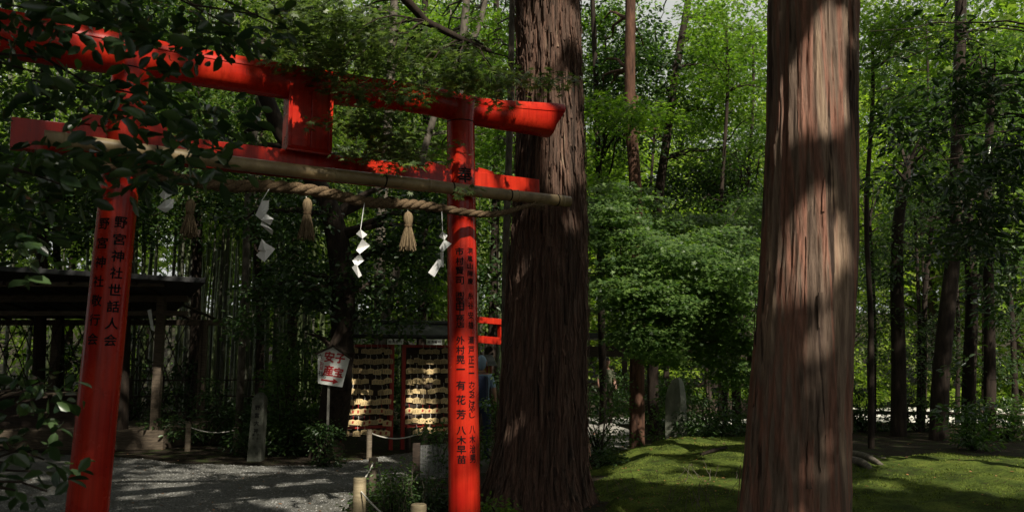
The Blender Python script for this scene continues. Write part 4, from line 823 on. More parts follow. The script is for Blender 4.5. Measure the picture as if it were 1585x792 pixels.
# dry stems among the bush
for lab, px, py, Y, h, n in (('dry stems rising through the twiggy bush', 625, 770, 8.8, .55, 30), ('fine dry stems on the moss before the mound', 985, 770, 9.8, .25, 9), ('faint dry stems on the moss near the cypress', 1090, 760, 10.2, .25, 9), ('dry twigs in the centre foreground of the moss', 1070, 792, 8.9, .28, 18)):
    b = P(px, py, Y); z0 = top_h(b[0], b[1]); g = G()
    for k in range(n):
        x, y = b[0]+random.gauss(0, .18), b[1]+random.gauss(0, .12); z = top_h(x, y)-.01; tp = np.array([x+random.gauss(0, .1), y+random.gauss(0, .08), z+h*random.uniform(.5, 1)])
        limb(g, (x, y, z), tp, .004, .0015, .02, 5)
    o = g.build('dry_stems', M_BARKG, None, origin=(b[0], b[1], z0)); tag(o, lab, kind='stuff')
# sapling
th = empty('sapling', Gp(930, 700), 'thin pale bent sapling beside the grey bank', 'sapling'); g = G()
q = smooth_path([Gp(930, 702), P(935, 660, 13.5), P(939, 620, 13.5), P(953, 596, 13.4)], 12); g.tube(q, np.linspace(.018, .008, 12), 6)
for k in range(6): limb(g, q[4+k], q[4+k]+RNG.normal(size=3)*np.array([.25, .15, .08])+np.array([0, 0, .1]), .006, .003, .05, 4)
g.build('stem', M_BARKG, th, True)
Pt = q[RNG.integers(4, 11, 120)] + RNG.normal(size=(120, 3))*np.array([.22, .15, .1]); leaves('foliage', Pt, rdir(120), rdir(120, 1.2), .05, .03, T_OV, L_EVERM, th)

# ------------------------------------------------------------------ bamboo grove
def bamboo(m, h=13.0, r=.055):
    th = empty('bamboo', (0, 0, 0), 'x', 'bamboo', 'bamboo culms behind the shed')
    z = [0]; rad = [r]
    pts, rd = [], []
    zz = 0
    lean = random.uniform(-.04, .04)
    while zz < h:
        s = 1-.6*(zz/h); x = lean*zz + .012*zz*zz*.3
        for dz, k in ((0, 1.0), (.012, 1.09), (.024, 1.0), (.3, .985)):
            pts.append((lean*(zz+dz)+.004*(zz+dz)**2, 0, zz+dz)); rd.append(r*s*k)
        zz += .33
    g = G(); g.tube(pts, rd, 9); g.build('culm', m, th, True)
    n = 700; zc = RNG.uniform(5.2, h+.5, n); C = np.stack([lean*zc+.004*zc**2+RNG.normal(size=n)*.7, RNG.normal(size=n)*.7, zc], -1)
    U = rdir(n); U[:, 2] = -.5; leaves('foliage', C, U, rdir(n, 1), .24*RNG.uniform(.6, 1.2, n), .05, T_LAN, L_BAM, th, cull=False)
    return th
protos = [bamboo(M_CULM, 12, .055), bamboo(M_CULM2, 13, .062), bamboo(M_CULM, 11, .048), bamboo(M_CULM2, 12, .04)]
used = set(); nb = 0
ords = ['nearest', 'second', 'third', 'fourth', 'fifth', 'sixth', 'seventh', 'eighth', 'ninth', 'tenth']
for k in range(112):
    px = random.choice([random.uniform(-20, 520), random.uniform(270, 500), random.uniform(270, 480)]); Y = random.uniform(18.5, 29)
    if px > 500: Y += 2
    b = P(px, 600, Y); i = k % 4
    o = protos[i] if i not in used else copy_tree(protos[i])
    used.add(i); o.location = (b[0], Y, -.05); o.rotation_euler = (0, 0, random.uniform(0, 6.28)); s = random.uniform(.8, 1.15); o.scale = (s, s, random.uniform(.9, 1.1))
    o['label'] = 'green bamboo culm standing in the grove behind the shed'
for k in range(26):
    px = random.uniform(540, 780); Y = random.uniform(24, 31); b = P(px, 600, Y); o = copy_tree(protos[k % 4]); o.location = (b[0], Y, -.05); o.rotation_euler = (0, 0, random.uniform(0, 6.28))
    o['label'] = 'bamboo culm among the trees behind the plaque racks'; o['group'] = 'bamboo culms behind the plaque racks'

# ------------------------------------------------------------------ far trees, in the sun beyond the grove
protos = []
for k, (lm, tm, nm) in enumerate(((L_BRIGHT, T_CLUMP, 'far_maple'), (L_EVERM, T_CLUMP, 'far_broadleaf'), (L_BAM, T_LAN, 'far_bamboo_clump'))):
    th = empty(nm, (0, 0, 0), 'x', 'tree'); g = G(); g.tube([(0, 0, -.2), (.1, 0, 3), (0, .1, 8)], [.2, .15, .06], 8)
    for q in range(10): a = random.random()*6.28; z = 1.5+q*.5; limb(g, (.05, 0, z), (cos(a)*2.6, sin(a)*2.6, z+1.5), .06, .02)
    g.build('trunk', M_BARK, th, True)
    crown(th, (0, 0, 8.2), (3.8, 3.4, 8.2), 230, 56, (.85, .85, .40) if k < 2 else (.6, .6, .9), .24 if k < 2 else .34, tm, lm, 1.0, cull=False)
    protos.append(th)
far = [(4.5, 29, 0), (11, 40, 1), (19, 40, 0), (25, 39, 1), (7.5, 45, 0), (1, 45, 0), (-24, 36, 0), (-18, 33, 2), (-13, 37, 0), (-9, 33, 2), (-5, 36, 0), (-1, 34, 1), (2.5, 38, 0), (6.2, 39, 2), (9.5, 33, 0), (13, 36, 1), (16.5, 31.5, 0), (20, 35, 2), (24, 32, 0), (28, 37, 1), (12, 29.5, 0), (18, 28.8, 2), (-28, 30, 1), (-3, 29.5, 2), (32, 33, 0),
       (-20, 44, 1), (-12, 45, 0), (-4, 44, 1), (14, 45, 0), (22, 44, 1), (31, 44, 0), (-8, 52, 1), (5, 50, 1)]
seen = set()
names = ['bright maple', 'mid-green broadleaf tree', 'sunlit bamboo clump']
for j, (x, y, k) in enumerate(far):
    o = protos[k] if k not in seen else copy_tree(protos[k]); seen.add(k)
    o.location = (x, y, float(ground_h(np.array(float(x)), np.array(float(y))))-.1); o.rotation_euler = (0, 0, j*1.3); s = [1.0, 1.15, .9][j % 3]*(1.25 if y > 42 else 1); o.scale = (s, s, s*(1.12 if x < 1 or x > 12 else (.72 if x/y > .12 and x/y < .30 else .95)))
    px = 792+x/y*1250
    where = 'behind the bamboo at left' if px < 520 else 'behind the plaque racks' if px < 780 else 'in the gap between the big trunks' if px < 1180 else 'beyond the fence at right'
    o['label'] = f'{names[k]} in full sun {where}'; o['group'] = f'far trees {where}'
for j, (x, y) in enumerate([(-15, -2), (-17, 5), (-14, -9), (-8, -13), (-19, 12), (-11, -6.5), (22, 2), (23, 10), (-21, 20), (15, -14), (-10.5, -1.5)]):  # unseen trees added to cut the low skylight on the torii
    o = copy_tree(protos[1]); o.location = (x, y, -.1); o.rotation_euler = (0, 0, j*1.7); o.scale = (1.1, 1.1, .75)
    o['label'] = 'broadleaf tree of the unseen woods added behind the camera to dim skylight'; o['group'] = 'unseen woods added to dim skylight'
for j, (x, y, sc) in enumerate([(-7.8, 2.6, .55), (-6.2, -1.6, .55), (-8.5, 5.5, .5), (-3.6, -3.6, .5)]):  # small trees out of view, added to darken the left pillar
    o = copy_tree(protos[1]); o.location = (x, y, -.1); o.rotation_euler = (0, 0, j*2.1+.5); o.scale = (sc, sc, sc*.9)
    o['label'] = 'unseen small broadleaf tree added to shade the left side of the torii'; o['group'] = 'unseen small trees added to shade the torii'
# low sunlit undergrowth beyond the fence
for j in range(16):
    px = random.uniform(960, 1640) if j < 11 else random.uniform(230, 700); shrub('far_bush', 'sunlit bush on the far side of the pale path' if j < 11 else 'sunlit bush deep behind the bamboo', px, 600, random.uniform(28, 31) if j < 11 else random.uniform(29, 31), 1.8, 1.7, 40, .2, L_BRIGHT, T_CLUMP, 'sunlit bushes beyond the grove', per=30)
for j, (px, Y, rx, rz) in enumerate([(360, 19, 1.8, .9), (190, 18.6, 2.0, 2.3), (40, 18.4, 2.2, 2.4), (480, 18.5, 1.5, 2.2), (560, 19.5, 1.6, 2.6), (700, 19.5, 1.5, 2.4), (860, 22, 2, 1.6), (1000, 23.5, 2.0, 1.5)]):
    shrub('shade_bush', ['shade bush below the bamboo culms', 'shade bush behind the shed', 'shade bush at the far left of the shed', 'tall shade bush left of the sign', 'tall shade bush above the left plaque rack', 'tall shade bush above the right plaque rack', 'shade bush behind the massive cedar', 'shade bush behind the red-barked trunk'][j], px, 600, Y, rx, rz, 60, .12, L_EVER, T_OV, 'shade bushes', per=40)
# ------------------------------------------------------------------ open shed at left
sh = empty('open_shed', P(120, 690, 16)*np.array([1, 1, 0]), 'dark open-sided timber shed with low overhanging roof at left', 'shed')
def W(px, py, Y): return P(px, py, Y)
xr = W(243, 600, 15.4)[0]; xl = xr-6.4
# roof: slab sloping towards the front right
r0 = [W(-260, 396, 14), W(318, 430, 14.0), W(262, 487, 18.5), W(-260, 487, 18.5)]
g = G(); g.prism([r0[0], r0[1], r0[2], r0[3]], (0, 0, -.09)); rf = g.build('roof', M_ROOF, sh, bevel=.01)
for k in range(26):
    t = k/25; a = r0[0]*(1-t)+r0[1]*t; b = r0[3]*(1-t)+r0[2]*t
    g = G(); g.box((a+b)/2+np.array([0, 0, .012]), (.03, np.linalg.norm(b-a)*1.0, .03), ax=(np.array([1., 0, 0]), (b-a)/np.linalg.norm(b-a), np.array([0, 0, 1.]))); g.build('roof_batten', M_ROOF, rf)
for x, y in ((xr, 15.4), (xl, 15.4), (xr, 17.6), (xl, 17.6), (xr-3.2, 17.6)):
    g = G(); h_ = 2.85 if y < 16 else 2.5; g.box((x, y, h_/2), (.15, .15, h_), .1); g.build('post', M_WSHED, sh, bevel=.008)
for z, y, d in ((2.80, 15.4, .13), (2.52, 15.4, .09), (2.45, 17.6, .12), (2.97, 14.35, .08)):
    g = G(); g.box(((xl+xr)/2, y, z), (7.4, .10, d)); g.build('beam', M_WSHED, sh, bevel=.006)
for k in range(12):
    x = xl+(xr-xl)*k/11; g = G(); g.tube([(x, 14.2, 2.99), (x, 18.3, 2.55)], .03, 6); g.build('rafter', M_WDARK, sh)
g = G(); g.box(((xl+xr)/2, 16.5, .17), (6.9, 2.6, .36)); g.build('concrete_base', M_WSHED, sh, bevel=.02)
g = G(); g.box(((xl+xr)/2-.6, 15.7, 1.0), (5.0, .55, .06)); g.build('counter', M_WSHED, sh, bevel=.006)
g = G(); g.box(((xl+xr)/2-.6, 15.9, .65), (4.9, .05, .62)); g.build('counter_front', M_WDARK, sh)
g = G()
for k in range(22):
    x = xl+(xr-xl)*k/21
    for s in (-1, 1): g.tube([(x, 17.5+.02*s, .4), (np.clip(x+s*.9, xl, xr), 17.5+.02*s, 2.5)], .012, 5)
g.build('lattice', M_WDARK, sh)
# small white paper hanging under the eave
e = empty('eave_paper', P(231, 485, 15.2), 'small white folded paper hanging under the shed eave', 'paper streamer'); 
g = G(); g.prism([P(228, 480, 15.2), P(234, 478, 15.2), P(236, 494, 15.2), P(231, 495, 15.2)], (0, .002, 0)); g.prism([P(231, 495, 15.2), P(236, 493, 15.2), P(239, 512, 15.2), P(234, 510, 15.2)], (0, .002, 0)); g.build('folded_panel', M_PAPER, e)
# low rail fence behind, in front of bamboo
fe = empty('bamboo_rail_fence', P(420, 600, 18)*np.array([1, 1, 0]), 'thin dark rail fence in front of the bamboo grove', 'fence')
for z in (.5, .85, 1.2):
    g = G(); g.tube([(-8.5, 18, z), (-4, 18, z+.02), (-2.6, 18.1, z)], .018, 6); g.build('rail', M_WDARK, fe)
for k in range(9):
    g = G(); x = -8.4+k*.7; g.tube([(x, 18.03, -.05), (x, 18.03, 1.3)], .03, 6); g.build('fence_post', M_WDARK, fe)

# ------------------------------------------------------------------ stone marker, stele, stones
def slab_text(parent, chars, org, ax, size, m, z_off=.002, bold=.012, name='inscription', pitch=1.0):
    """chars: (char, u, v) with u, v in metres on the plane (ax X, ax Z) through org"""
    VV, FF, n0 = [], [], 0; X, Yn, Z = ax
    for ch, u, v, s in chars:
        Vg, Fg = glyph(ch, 1, bold)
        if not len(Vg): continue
        W_ = np.asarray(org)[None] + (u+Vg[:, :1]*s)*X[None] + (v+Vg[:, 1:2]*s)*Z[None] + Yn[None]*(z_off+Vg[:, 2:3])
        mk(name, W_, Fg, m, parent)
b = Gp(396, 712); sm = empty('stone_marker', b, 'upright square stone marker with carved lettering left of the sign', 'stone marker')
ax = np.array([.03, 0, 1.]); ax /= np.linalg.norm(ax); g = G()
w2 = .105; q = lambda z, k: [b+ax*z+np.array([a*w2*k, c*w2*k, 0]) for a, c in ((-1,-1),(1,-1),(1,1),(-1,1))]
g.hexa(q(-.05, 1.1), q(1.02, .95)); g.hexa(q(1.021, .93), q(1.10, .35)); g.build('shaft', M_STONE, sm, bevel=.012)
AX0 = (np.array([1., 0, 0]), np.array([0, -1., 0]), ax)
slab_text(sm, [(c, .0, .86-k*.125, .085) for k, c in enumerate('野宮大神')] + [(c, -.035, .42-k*.055, .04) for k, c in enumerate('縁結進学')] + [(c, .035, .42-k*.055, .04) for k, c in enumerate('子宝安産')], b+np.array([0, -.103-.004, 0]), AX0, .1, M_BLACK)
b = Gp(1048, 688); st = empty('stone_stele', b, 'tall rounded grey stone stele standing at the back of the moss mound', 'stele')
m = 15.6/F; gz = top_h(b[0], b[1])
e1 = np.array([cos(R(-22)), sin(R(-22)), 0]); e2 = np.array([-e1[1], e1[0], 0])   # face turned a little to the left
foot = [(-.21, -.10), (.11, -.13), (.20, .0), (.18, .14), (-.18, .14)]
V = []; nz = 26
for k in range(nz):
    t = k/(nz-1); z = -.1+t*1.36; u = max(0, (t-.45)/.55); sc = math.sqrt(max(.012, 1-u**2.6)); le = -.02-.12*u*0
    for (x, y) in foot:
        xx = (x*sc if x > 0 else x*(sc*.97)) + (.05*u*u if True else 0) + .012*float(noise(x*9, z*5, y*9, 3))
        V.append(np.array([b[0], b[1], gz]) + e1*xx + e2*(y*(.55+.45*sc)+.01*float(noise(x*7, z*6, y*5, 8))) + np.array([0, 0, z]))
n = 5; Fc = [(k*n+i, k*n+(i+1) % n, (k+1)*n+(i+1) % n, (k+1)*n+i) for k in range(nz-1) for i in range(n)] + [tuple(range(n)), tuple((nz-1)*n+i for i in range(n))]
mk('slab', V, Fc, M_STELE, st, True)
# pale bank and boulders on the right of the cedar
for lab, px, py, z, sx, sz, Y in (('pale grey boulder on the bank behind the cedar', 945, 672, .0, .45, .26, 16.2), ('flat grey boulder left on the bank', 912, 668, 0, .4, .3, 16.6), ('dark mossy stone at the edge of the moss', 1085, 700, 0, .0, 0, 0), ):
    if not Y: continue
    b = Gp(px, py); bm = bmesh.new(); bmesh.ops.create_icosphere(bm, subdivisions=4, radius=1)
    V = np.array([v.co[:] for v in bm.verts]); Fc = [tuple(v.index for v in f.verts) for f in bm.faces]; bm.free()
    V = V*(1+.25*noise(V[:, 0]*1.5, V[:, 1]*1.5, V[:, 2]*1.5+px, 3)[:, None]+.06*noise(V[:, 0]*6, V[:, 1]*6, V[:, 2]*6, 5)[:, None])*np.array([sx, sx*.7, sz]) + b
    o = mk('boulder', V, Fc, M_CONC, None, True, origin=b); tag(o, lab, 'boulder')
g = G(); a, b_ = Gp(1085, 707, .2), Gp(1125, 702, .2)
a[2] = top_h(a[0], a[1])+.02; b_[2] = top_h(b_[0], b_[1])+.03; g.tube([a, (a+b_)/2+np.array([0, 0, .015]), b_], [.02, .03, .02], 8)
o = g.build('fallen_branch', M_BARK, None, True, origin=a); tag(o, 'short dark fallen branch lying across the moss mound', 'branch')

# ------------------------------------------------------------------ pentagon sign
c = P(515, 570, 12.9); sg = empty('pentagon_sign', np.array([c[0], c[1], 0]), 'white pentagon sign with red writing and red arrow', 'sign')
Xs = np.array([cos(R(.5)), 0, -sin(R(7))]); Xs /= np.linalg.norm(Xs); Zs = np.array([sin(R(7)), 0, cos(R(7))]); Yn = np.array([0, -1., 0])
outl = [(492, 593), (529.5, 599), (541, 555), (515.5, 537), (491.5, 548)]
pts = [P(x, y, 12.9) for x, y in outl]
g = G(); g.prism(pts, (0, .025, 0)); g.build('board', M_WHITE, sg, bevel=.003)
up = P(515.5, 537, 12.9); lo1 = P(541, 555, 12.9); lo2 = P(491.5, 548, 12.9)
for a_, b_ in ((lo1, up), (up, lo2)):
    d_ = (b_-a_); l = np.linalg.norm(d_); d_ /= l; g = G(); nn_ = np.cross(d_, [0, 1., 0]); nn_ *= np.sign(nn_[2]); g.box((a_+b_)/2+nn_*.014, (l+.05, .09, .022), ax=(d_, np.array([0, 1., 0]), nn_)); g.build('roof_strip', M_WDARK, sg)
mm = 12.9/F
AXs = (Xs, Yn, Zs)
def sp(x, y): 
    p_ = P(x, y, 12.9)-P(515, 570, 12.9); return float(p_ @ Xs), float(p_ @ Zs)
ch = [(c_, *sp(x, y), s*mm) for c_, x, y, s in (('安', 510, 552, 17), ('子', 526.5, 554.5, 16), ('産', 508.5, 573, 17), ('宝', 524, 576, 16))]
slab_text(sg, ch, P(515, 570, 12.9), AXs, 1, M_SIGNRED, .003, .03, 'lettering')
slab_text(sg, [(c_, *sp(x, y), 6*mm) for c_, x, y in (('ご', 498, 558), ('利', 498, 563.5), ('益', 497.5, 569))], P(515, 570, 12.9), AXs, 1, M_SIGNRED, .003, .012, 'side_lettering')
slab_text(sg, [(c_, *sp(x, y), 8*mm) for c_, x, y in (('六', 495.5, 551), ('社', 496.5, 577), ('札', 501, 581))], P(515, 570, 12.9), AXs, 1, M_BLACK, .003, .015, 'black_lettering')
a_, b_ = P(497, 587, 12.9)+Yn*.004, P(517, 589.8, 12.9)+Yn*.004; d_ = (b_-a_)/np.linalg.norm(b_-a_); u_ = np.cross(d_, Yn); u_ *= np.sign(u_[2])
g = G(); g.prism([a_-u_*1.1*mm, b_-u_*1.1*mm, b_+u_*1.1*mm, a_+u_*1.1*mm], Yn*.001)
g.prism([b_-u_*4.4*mm-d_*1.5*mm, b_+d_*7*mm, b_+u_*4.4*mm-d_*1.5*mm], Yn*.0012); g.build('arrow', M_SIGNRED, sg)
g = G(); a_ = P(511, 599, 12.96); g.box((a_[0]-.02, 12.96, a_[2]/2+.1), (.035, .03, a_[2]+.3), 0); g.build('sign_post', M_CONC, sg)
# small planks of writing above racks come with racks

# ------------------------------------------------------------------ votive plaque racks
def rack(x0, x1, Y0, Y1, label, tagtext, rz=0):
    A, B = P(x0, 600, Y0), P(x1, 600, Y1); A[2] = B[2] = 0; d = (B-A); l = np.linalg.norm(d); d /= l; nv = np.array([d[1], -d[0], 0]); rzz = math.atan2(d[1], d[0])
    th = empty('plaque_rack', A, label, 'rack', 'roofed votive plaque racks')
    for t in (0, 1):
        g = G(); g.box(A+d*l*t+np.array([0, 0, .95]), (.07, .07, 1.95), rzz); g.build('post', M_REDOLD, th, bevel=.005)
    for z in (.30, .42, 1.9):
        g = G(); g.box(A+d*l/2+np.array([0, 0, z]), (l, .05, .05), rzz); g.build('rail', M_REDOLD if z > .35 else M_WDARK, th, bevel=.004)
    g = G(); g.box(A+d*l/2-nv*.10+np.array([0, 0, 1.15]), (l-.02, .02, 1.55), rzz); g.build('back_board', M_WDARK, th)
    # roof: two slopes
    L2 = l/2+.16; c = A+d*l/2
    for s in (-1, 1):
        q = [c-d*L2+np.array([0, 0, 2.28]), c+d*L2+np.array([0, 0, 2.28]), c+d*L2+nv*s*.42+np.array([0, 0, 2.05]), c-d*L2+nv*s*.42+np.array([0, 0, 2.05])]
        g = G(); g.prism(q, (0, 0, .05)); g.build('roof_slope', M_ROOF, th, bevel=.005)
    g = G(); g.tube([c-d*(L2+.03)+np.array([0, 0, 2.34]), c+d*(L2+.03)+np.array([0, 0, 2.34])], .05, 8); g.build('ridge', M_ROOF, th, True)
    for s in (-1, 1):
        g = G(); g.box(A+d*(l*(.5+s*.42))+nv*.04+np.array([0, 0, .40]), (.05, .05, .10), rzz); g.build('bracket', M_REDOLD, th)
    g = G(); c2 = A+d*(l*.5)+nv*.45+np.array([0, 0, 1.97]) + d*(l*.42 if x0 < 600 else -l*.1)
    X_ = d; Z_ = np.array([0, 0, 1.])+nv*.15; Z_ /= np.linalg.norm(Z_); Yx = np.cross(Z_, X_); 
    g.box(c2, (.30, .012, .10), ax=(X_, -nv, Z_)); pl = g.build('name_board', M_WHITE, th)
    slab_text(pl, [(c_, (-1.5+k)*.068, 0, .062) for k, c_ in enumerate(tagtext)], c2, (X_, nv, Z_), .06, M_BLACK, .008, .015, 'lettering')
    return A, d, nv, l, rzz
me_cache = []
def ema_proto(m, stamp):
    th = empty('votive_plaque', (0, 0, 0), 'x', 'plaque', 'votive plaques hung on the racks'); w_, h = .066, .09
    g = G(); g.prism([(-w_, 0, -h), (w_, 0, -h), (w_, 0, -.02), (0, 0, .0), (-w_, 0, -.02)], (0, .008, 0)); g.build('board', m, th, bevel=.0015)
    g = G(); g.tube([(0, .004, -.012), (.004, .002, .03), (-.004, .004, .06)], .0035, 5); g.build('hanging_cord', M_SIGNRED if stamp else M_CORD, th)
    g = G()
    if stamp: g.prism([(-.02, -.0015, -.065), (.012, -.0015, -.07), (.02, -.0015, -.03), (-.008, -.0015, -.022)], (0, -.0006, 0)); g.build('stamp', M_STAMP, th)
    else:
        for k in range(4): g.prism([(-.045+k*.026, -.001, -.075), (-.040+k*.026, -.001, -.075), (-.040+k*.026, -.001, -.03), (-.045+k*.026, -.001, -.03)], (0, -.0004, 0))
        g.build('writing', M_BLACK, th)
    return th
eps = [ema_proto(M_EMA, False), ema_proto(M_EMA, True), ema_proto(M_EMADARK, False)]
ORD = ['top', 'second', 'third', 'fourth', 'fifth', 'sixth', 'seventh', 'eighth', 'bottom']
ORDN = ['first', 'second', 'third', 'fourth', 'fifth', 'sixth', 'seventh', 'eighth', 'ninth', 'tenth', 'eleventh']
eu = set()
for (x0, x1, Y0, Y1, lab, tt, side) in ((527, 606, 14.9, 15.3, 'left roofed red-posted rack full of wooden votive plaques', '絵馬掛所', 'left'), (624, 712, 15.35, 15.8, 'right roofed red-posted rack of votive plaques behind the pillar', '絵馬掛所', 'right')):
    A, d, nv, l, rzz = rack(x0, x1, Y0, Y1, lab, tt)
    for r_ in range(9):
        n = 8; z = 1.86-r_*.185
        for k in range(n):
            if random.random() < .04: continue
            i = 1 if (r_ in (6, 7, 8) and random.random() < .55) else (2 if r_ < 2 or random.random() < .2 else 0)  # top two rows all take the darker wood
            o = eps[i] if i not in eu else copy_tree(eps[i]); eu.add(i)
            p_ = A + d*(.10+(l-.2)*k/(n-1)+random.uniform(-.02, .02)) + nv*(.06+.035*(k % 2)+random.uniform(0, .015)); o.location = (p_[0], p_[1], z+random.uniform(-.022, .018))
            o.rotation_euler = (random.uniform(-.12, .05), random.uniform(-.14, .14), rzz+random.uniform(-.15, .15)); s = random.uniform(1.0, 1.28); o.scale = (s, 1, s)
            o['label'] = f'votive plaque {ORDN[k]} from the left in the {ORD[r_]} row, {side} rack'
    for r_ in range(9):
        pass

# ------------------------------------------------------------------ posts and ropes of the path
def post(name, px, pytop, Y, r, m, label, group, h=None):
    b = P(px, pytop, Y); gz = top_h(b[0], b[1]); th = G(); h = b[2]-gz
    th.lathe((b[0], b[1], gz-.03), [(r, 0), (r*1.0, (h+.03)*.5), (r*1.03, (h+.03)*.52), (r, (h+.03)*.54), (r*.98, h+.02), (r*.85, h+.03)], 16)
    o = th.build(name, m, None, True, origin=(b[0], b[1], gz)); tag(o, label, 'post', group); return np.array([b[0], b[1], b[2]])
gp = 'short posts edging the path'
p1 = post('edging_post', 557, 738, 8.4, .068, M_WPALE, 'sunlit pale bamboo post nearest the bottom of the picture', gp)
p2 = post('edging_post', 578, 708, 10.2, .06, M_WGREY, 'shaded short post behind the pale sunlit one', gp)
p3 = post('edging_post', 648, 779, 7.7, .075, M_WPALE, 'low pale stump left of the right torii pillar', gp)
p4 = post('rope_post', 572, 664, 13.6, .045, M_WGREY, 'rope post in front of the left plaque rack', gp)
p5 = post('rope_post', 658, 661, 14.6, .045, M_WGREY, 'rope post in front of the right plaque rack', gp)
p6 = post('rope_post', 292, 655, 15.0, .05, M_WGREY, 'dim rope post right of the shed', gp)
p7 = post('rope_post', 366, 660, 15.0, .05, M_WGREY, 'dim rope post left of the stone marker', gp)
p8 = post('rope_post', 632, 662, 15.2, .05, M_WDARK, 'dark post standing between the two plaque racks', gp)
p10 = post('rope_post', 740, 655, 13.4, .04, M_WDARK, 'dark rope post just right of the right pillar', gp)
def rope(a, b, label, sag=.07, r=.011):
    t = np.linspace(0, 1, 16)[:, None]; q = a*(1-t)+b*t; q[:, 2] -= sag*4*(t*(1-t))[:, 0]; q[:, 2] -= .05
    g = G(); g.tube(q, r, 7); o = g.build('barrier_rope', M_CORD, None, True, origin=a); tag(o, label, 'rope', 'thin barrier ropes')
rope(p4, p5, 'thin pale rope sagging in front of the plaque racks', .12); rope(p5, p10, 'thin rope running behind the right torii pillar', .08)
rope(p6, p7, 'thin rope left of the stone marker', .08, .009); rope(p1+np.array([.03, -.07, -.08]), P(640, 815, 7.6), 'thin cord dropping from the pale sunlit post', .05, .008)
rope(p1, p2, 'cord linking the two posts at the path edge', .04, .008)
# wire mesh panel
mp_ = empty('mesh_panel', P(670, 735, 11)*np.array([1, 1, 0]), 'low wire mesh panel with dark post left of the right pillar', 'mesh panel')
A, B = Gp(644, 738), Gp(740, 728); d = B-A; l = np.linalg.norm(d); d /= l; top0, top1 = P(648, 690, A[1])[2], P(740, 684, B[1])[2]
g = G(); g.box(A+np.array([0, 0, .22]), (.10, .08, .50), 0); g.build('panel_post', M_WDARK, mp_, bevel=.005)
g = G()
for k in range(24):
    z = .02+(top0-.02)*k/23; g.tube([A+np.array([0, 0, z]), B+np.array([0, 0, z])], .0035, 4)
for k in range(40):
    q = A+d*l*k/39; g.tube([q+np.array([0, 0, .01]), q+np.array([0, 0, top0])], .0022, 4)
g.build('wire_mesh', M_METAL, mp_)
# ------------------------------------------------------------------ fence at right
fb = P(1450, 655, 20)*np.array([1, 1, 0]); fn = empty('garden_fence', fb, 'low dark rail fence in front of the bright path at right', 'fence')
def FP(px, Y=20.0): p_ = P(px, 600, Y); p_[2] = 0; return p_
for (ya, yb) in ((638, 642), (655, 661)):
    g = G(); a, b = P(1180, ya-3, 20), P(1640, yb+1, 19.2); q = np.linspace(a, b, 14); q[:, 2] += RNG.normal(size=14)*.008; g.tube(q, .045, 8); g.build('rail', M_WDARK, fn, True)
for k in range(9):
    t = k/8; a = P(1180, 640, 20)*(1-t)+P(1640, 644, 19.2)*t; g = G(); g.tube([(a[0], a[1]+.06, -.05), (a[0], a[1]+.06, .62)], .05, 8); g.build('fence_post', M_WDARK, fn, True)
# dark roofed wall behind shrubs, middle
bl = empty('garden_hall', P(1000, 640, 24)*np.array([1, 1, 0]), 'dark low roofed corridor half hidden behind the shrubs and stele', 'building')
c = P(990, 600, 24); c[2] = 0
g = G(); g.box(c+np.array([.2, 0, 2.35]), (6.6, 1.6, .16)); g.build('roof', M_ROOF, bl, bevel=.01)
g = G(); g.box(c+np.array([.2, 0, .25]), (6.2, 1.0, .5)); g.build('floor_platform', M_WDARK, bl)
for k in range(6): g = G(); g.box(c+np.array([-2.9+k*1.2, -.5, 1.3]), (.14, .14, 2.1)); g.build('post', M_WDARK, bl)
for z in (.95, 1.9): g = G(); g.box(c+np.array([.2, -.5, z]), (6.2, .08, .14 if z < 1 else .3)); g.build('rail', M_WDARK, bl)

# ------------------------------------------------------------------ second torii and lantern house behind the right pillar
t2 = empty('small_torii', P(765, 640, 19)*np.array([1, 1, 0]), 'distant red torii seen between the right pillar and the cedar', 'torii gate')
def bar(th, nm, A, B, h, d_, m):
    ax = B-A; l = np.linalg.norm(ax); ax = ax/l; yy = np.array([0, 1., 0]); yy = yy-ax*(yy@ax); yy /= np.linalg.norm(yy); g = G(); g.box((A+B)/2, (l, d_, h), ax=(ax, yy, np.cross(ax, yy))); return g.build(nm, m, th, bevel=.008)
bar(t2, 'top_beam', P(700, 491, 19), P(850, 505, 20), .14, .18, M_RED); bar(t2, 'tie_beam', P(712, 522, 19), P(845, 534, 20), .17, .1, M_RED)
for px in (728, 822):
    a, b = P(px, 495, 19.5), P(px, 640, 19.5); b[2] = 0; g = G(); g.tube([b, a], .09, 16); g.build('pillar', M_RED, t2, True)
g = G(); a, b = P(774, 500, 19.5), P(775, 526, 19.5); g.tube([b, a], .07, 4); g.build('centre_strut', M_RED, t2)
lh = empty('lantern_house', P(748, 640, 16.5)*np.array([1, 1, 0]), 'small dark-roofed booth with yellow panels behind the right pillar', 'booth')
c = P(738, 560, 16.5)
g = G(); g.prism([P(706, 566, 16.2), P(770, 566, 16.2), P(762, 549, 16.5), P(712, 549, 16.5)], (0, .6, 0)); g.build('roof', M_ROOF, lh, bevel=.01)
a, b = P(712, 566, 16.4), P(762, 566, 16.4)
for k, px in enumerate((714, 724, 734, 744, 754, 760)):
    q = P(px, 580, 16.4); g = G(); g.box((q[0], 16.4, q[2]), (.03, .05, .42)); g.build('mullion', M_REDOLD, lh)
g = G(); q = P(737, 580, 16.45); g.box((q[0], 16.45, q[2]), (.62, .02, .36)); g.build('panel', M_YELLOW, lh)
g = G(); g.box((q[0], 16.5, (q[2]-.2)/2), (.6, .3, q[2]-.2)); g.build('base', M_WDARK, lh)
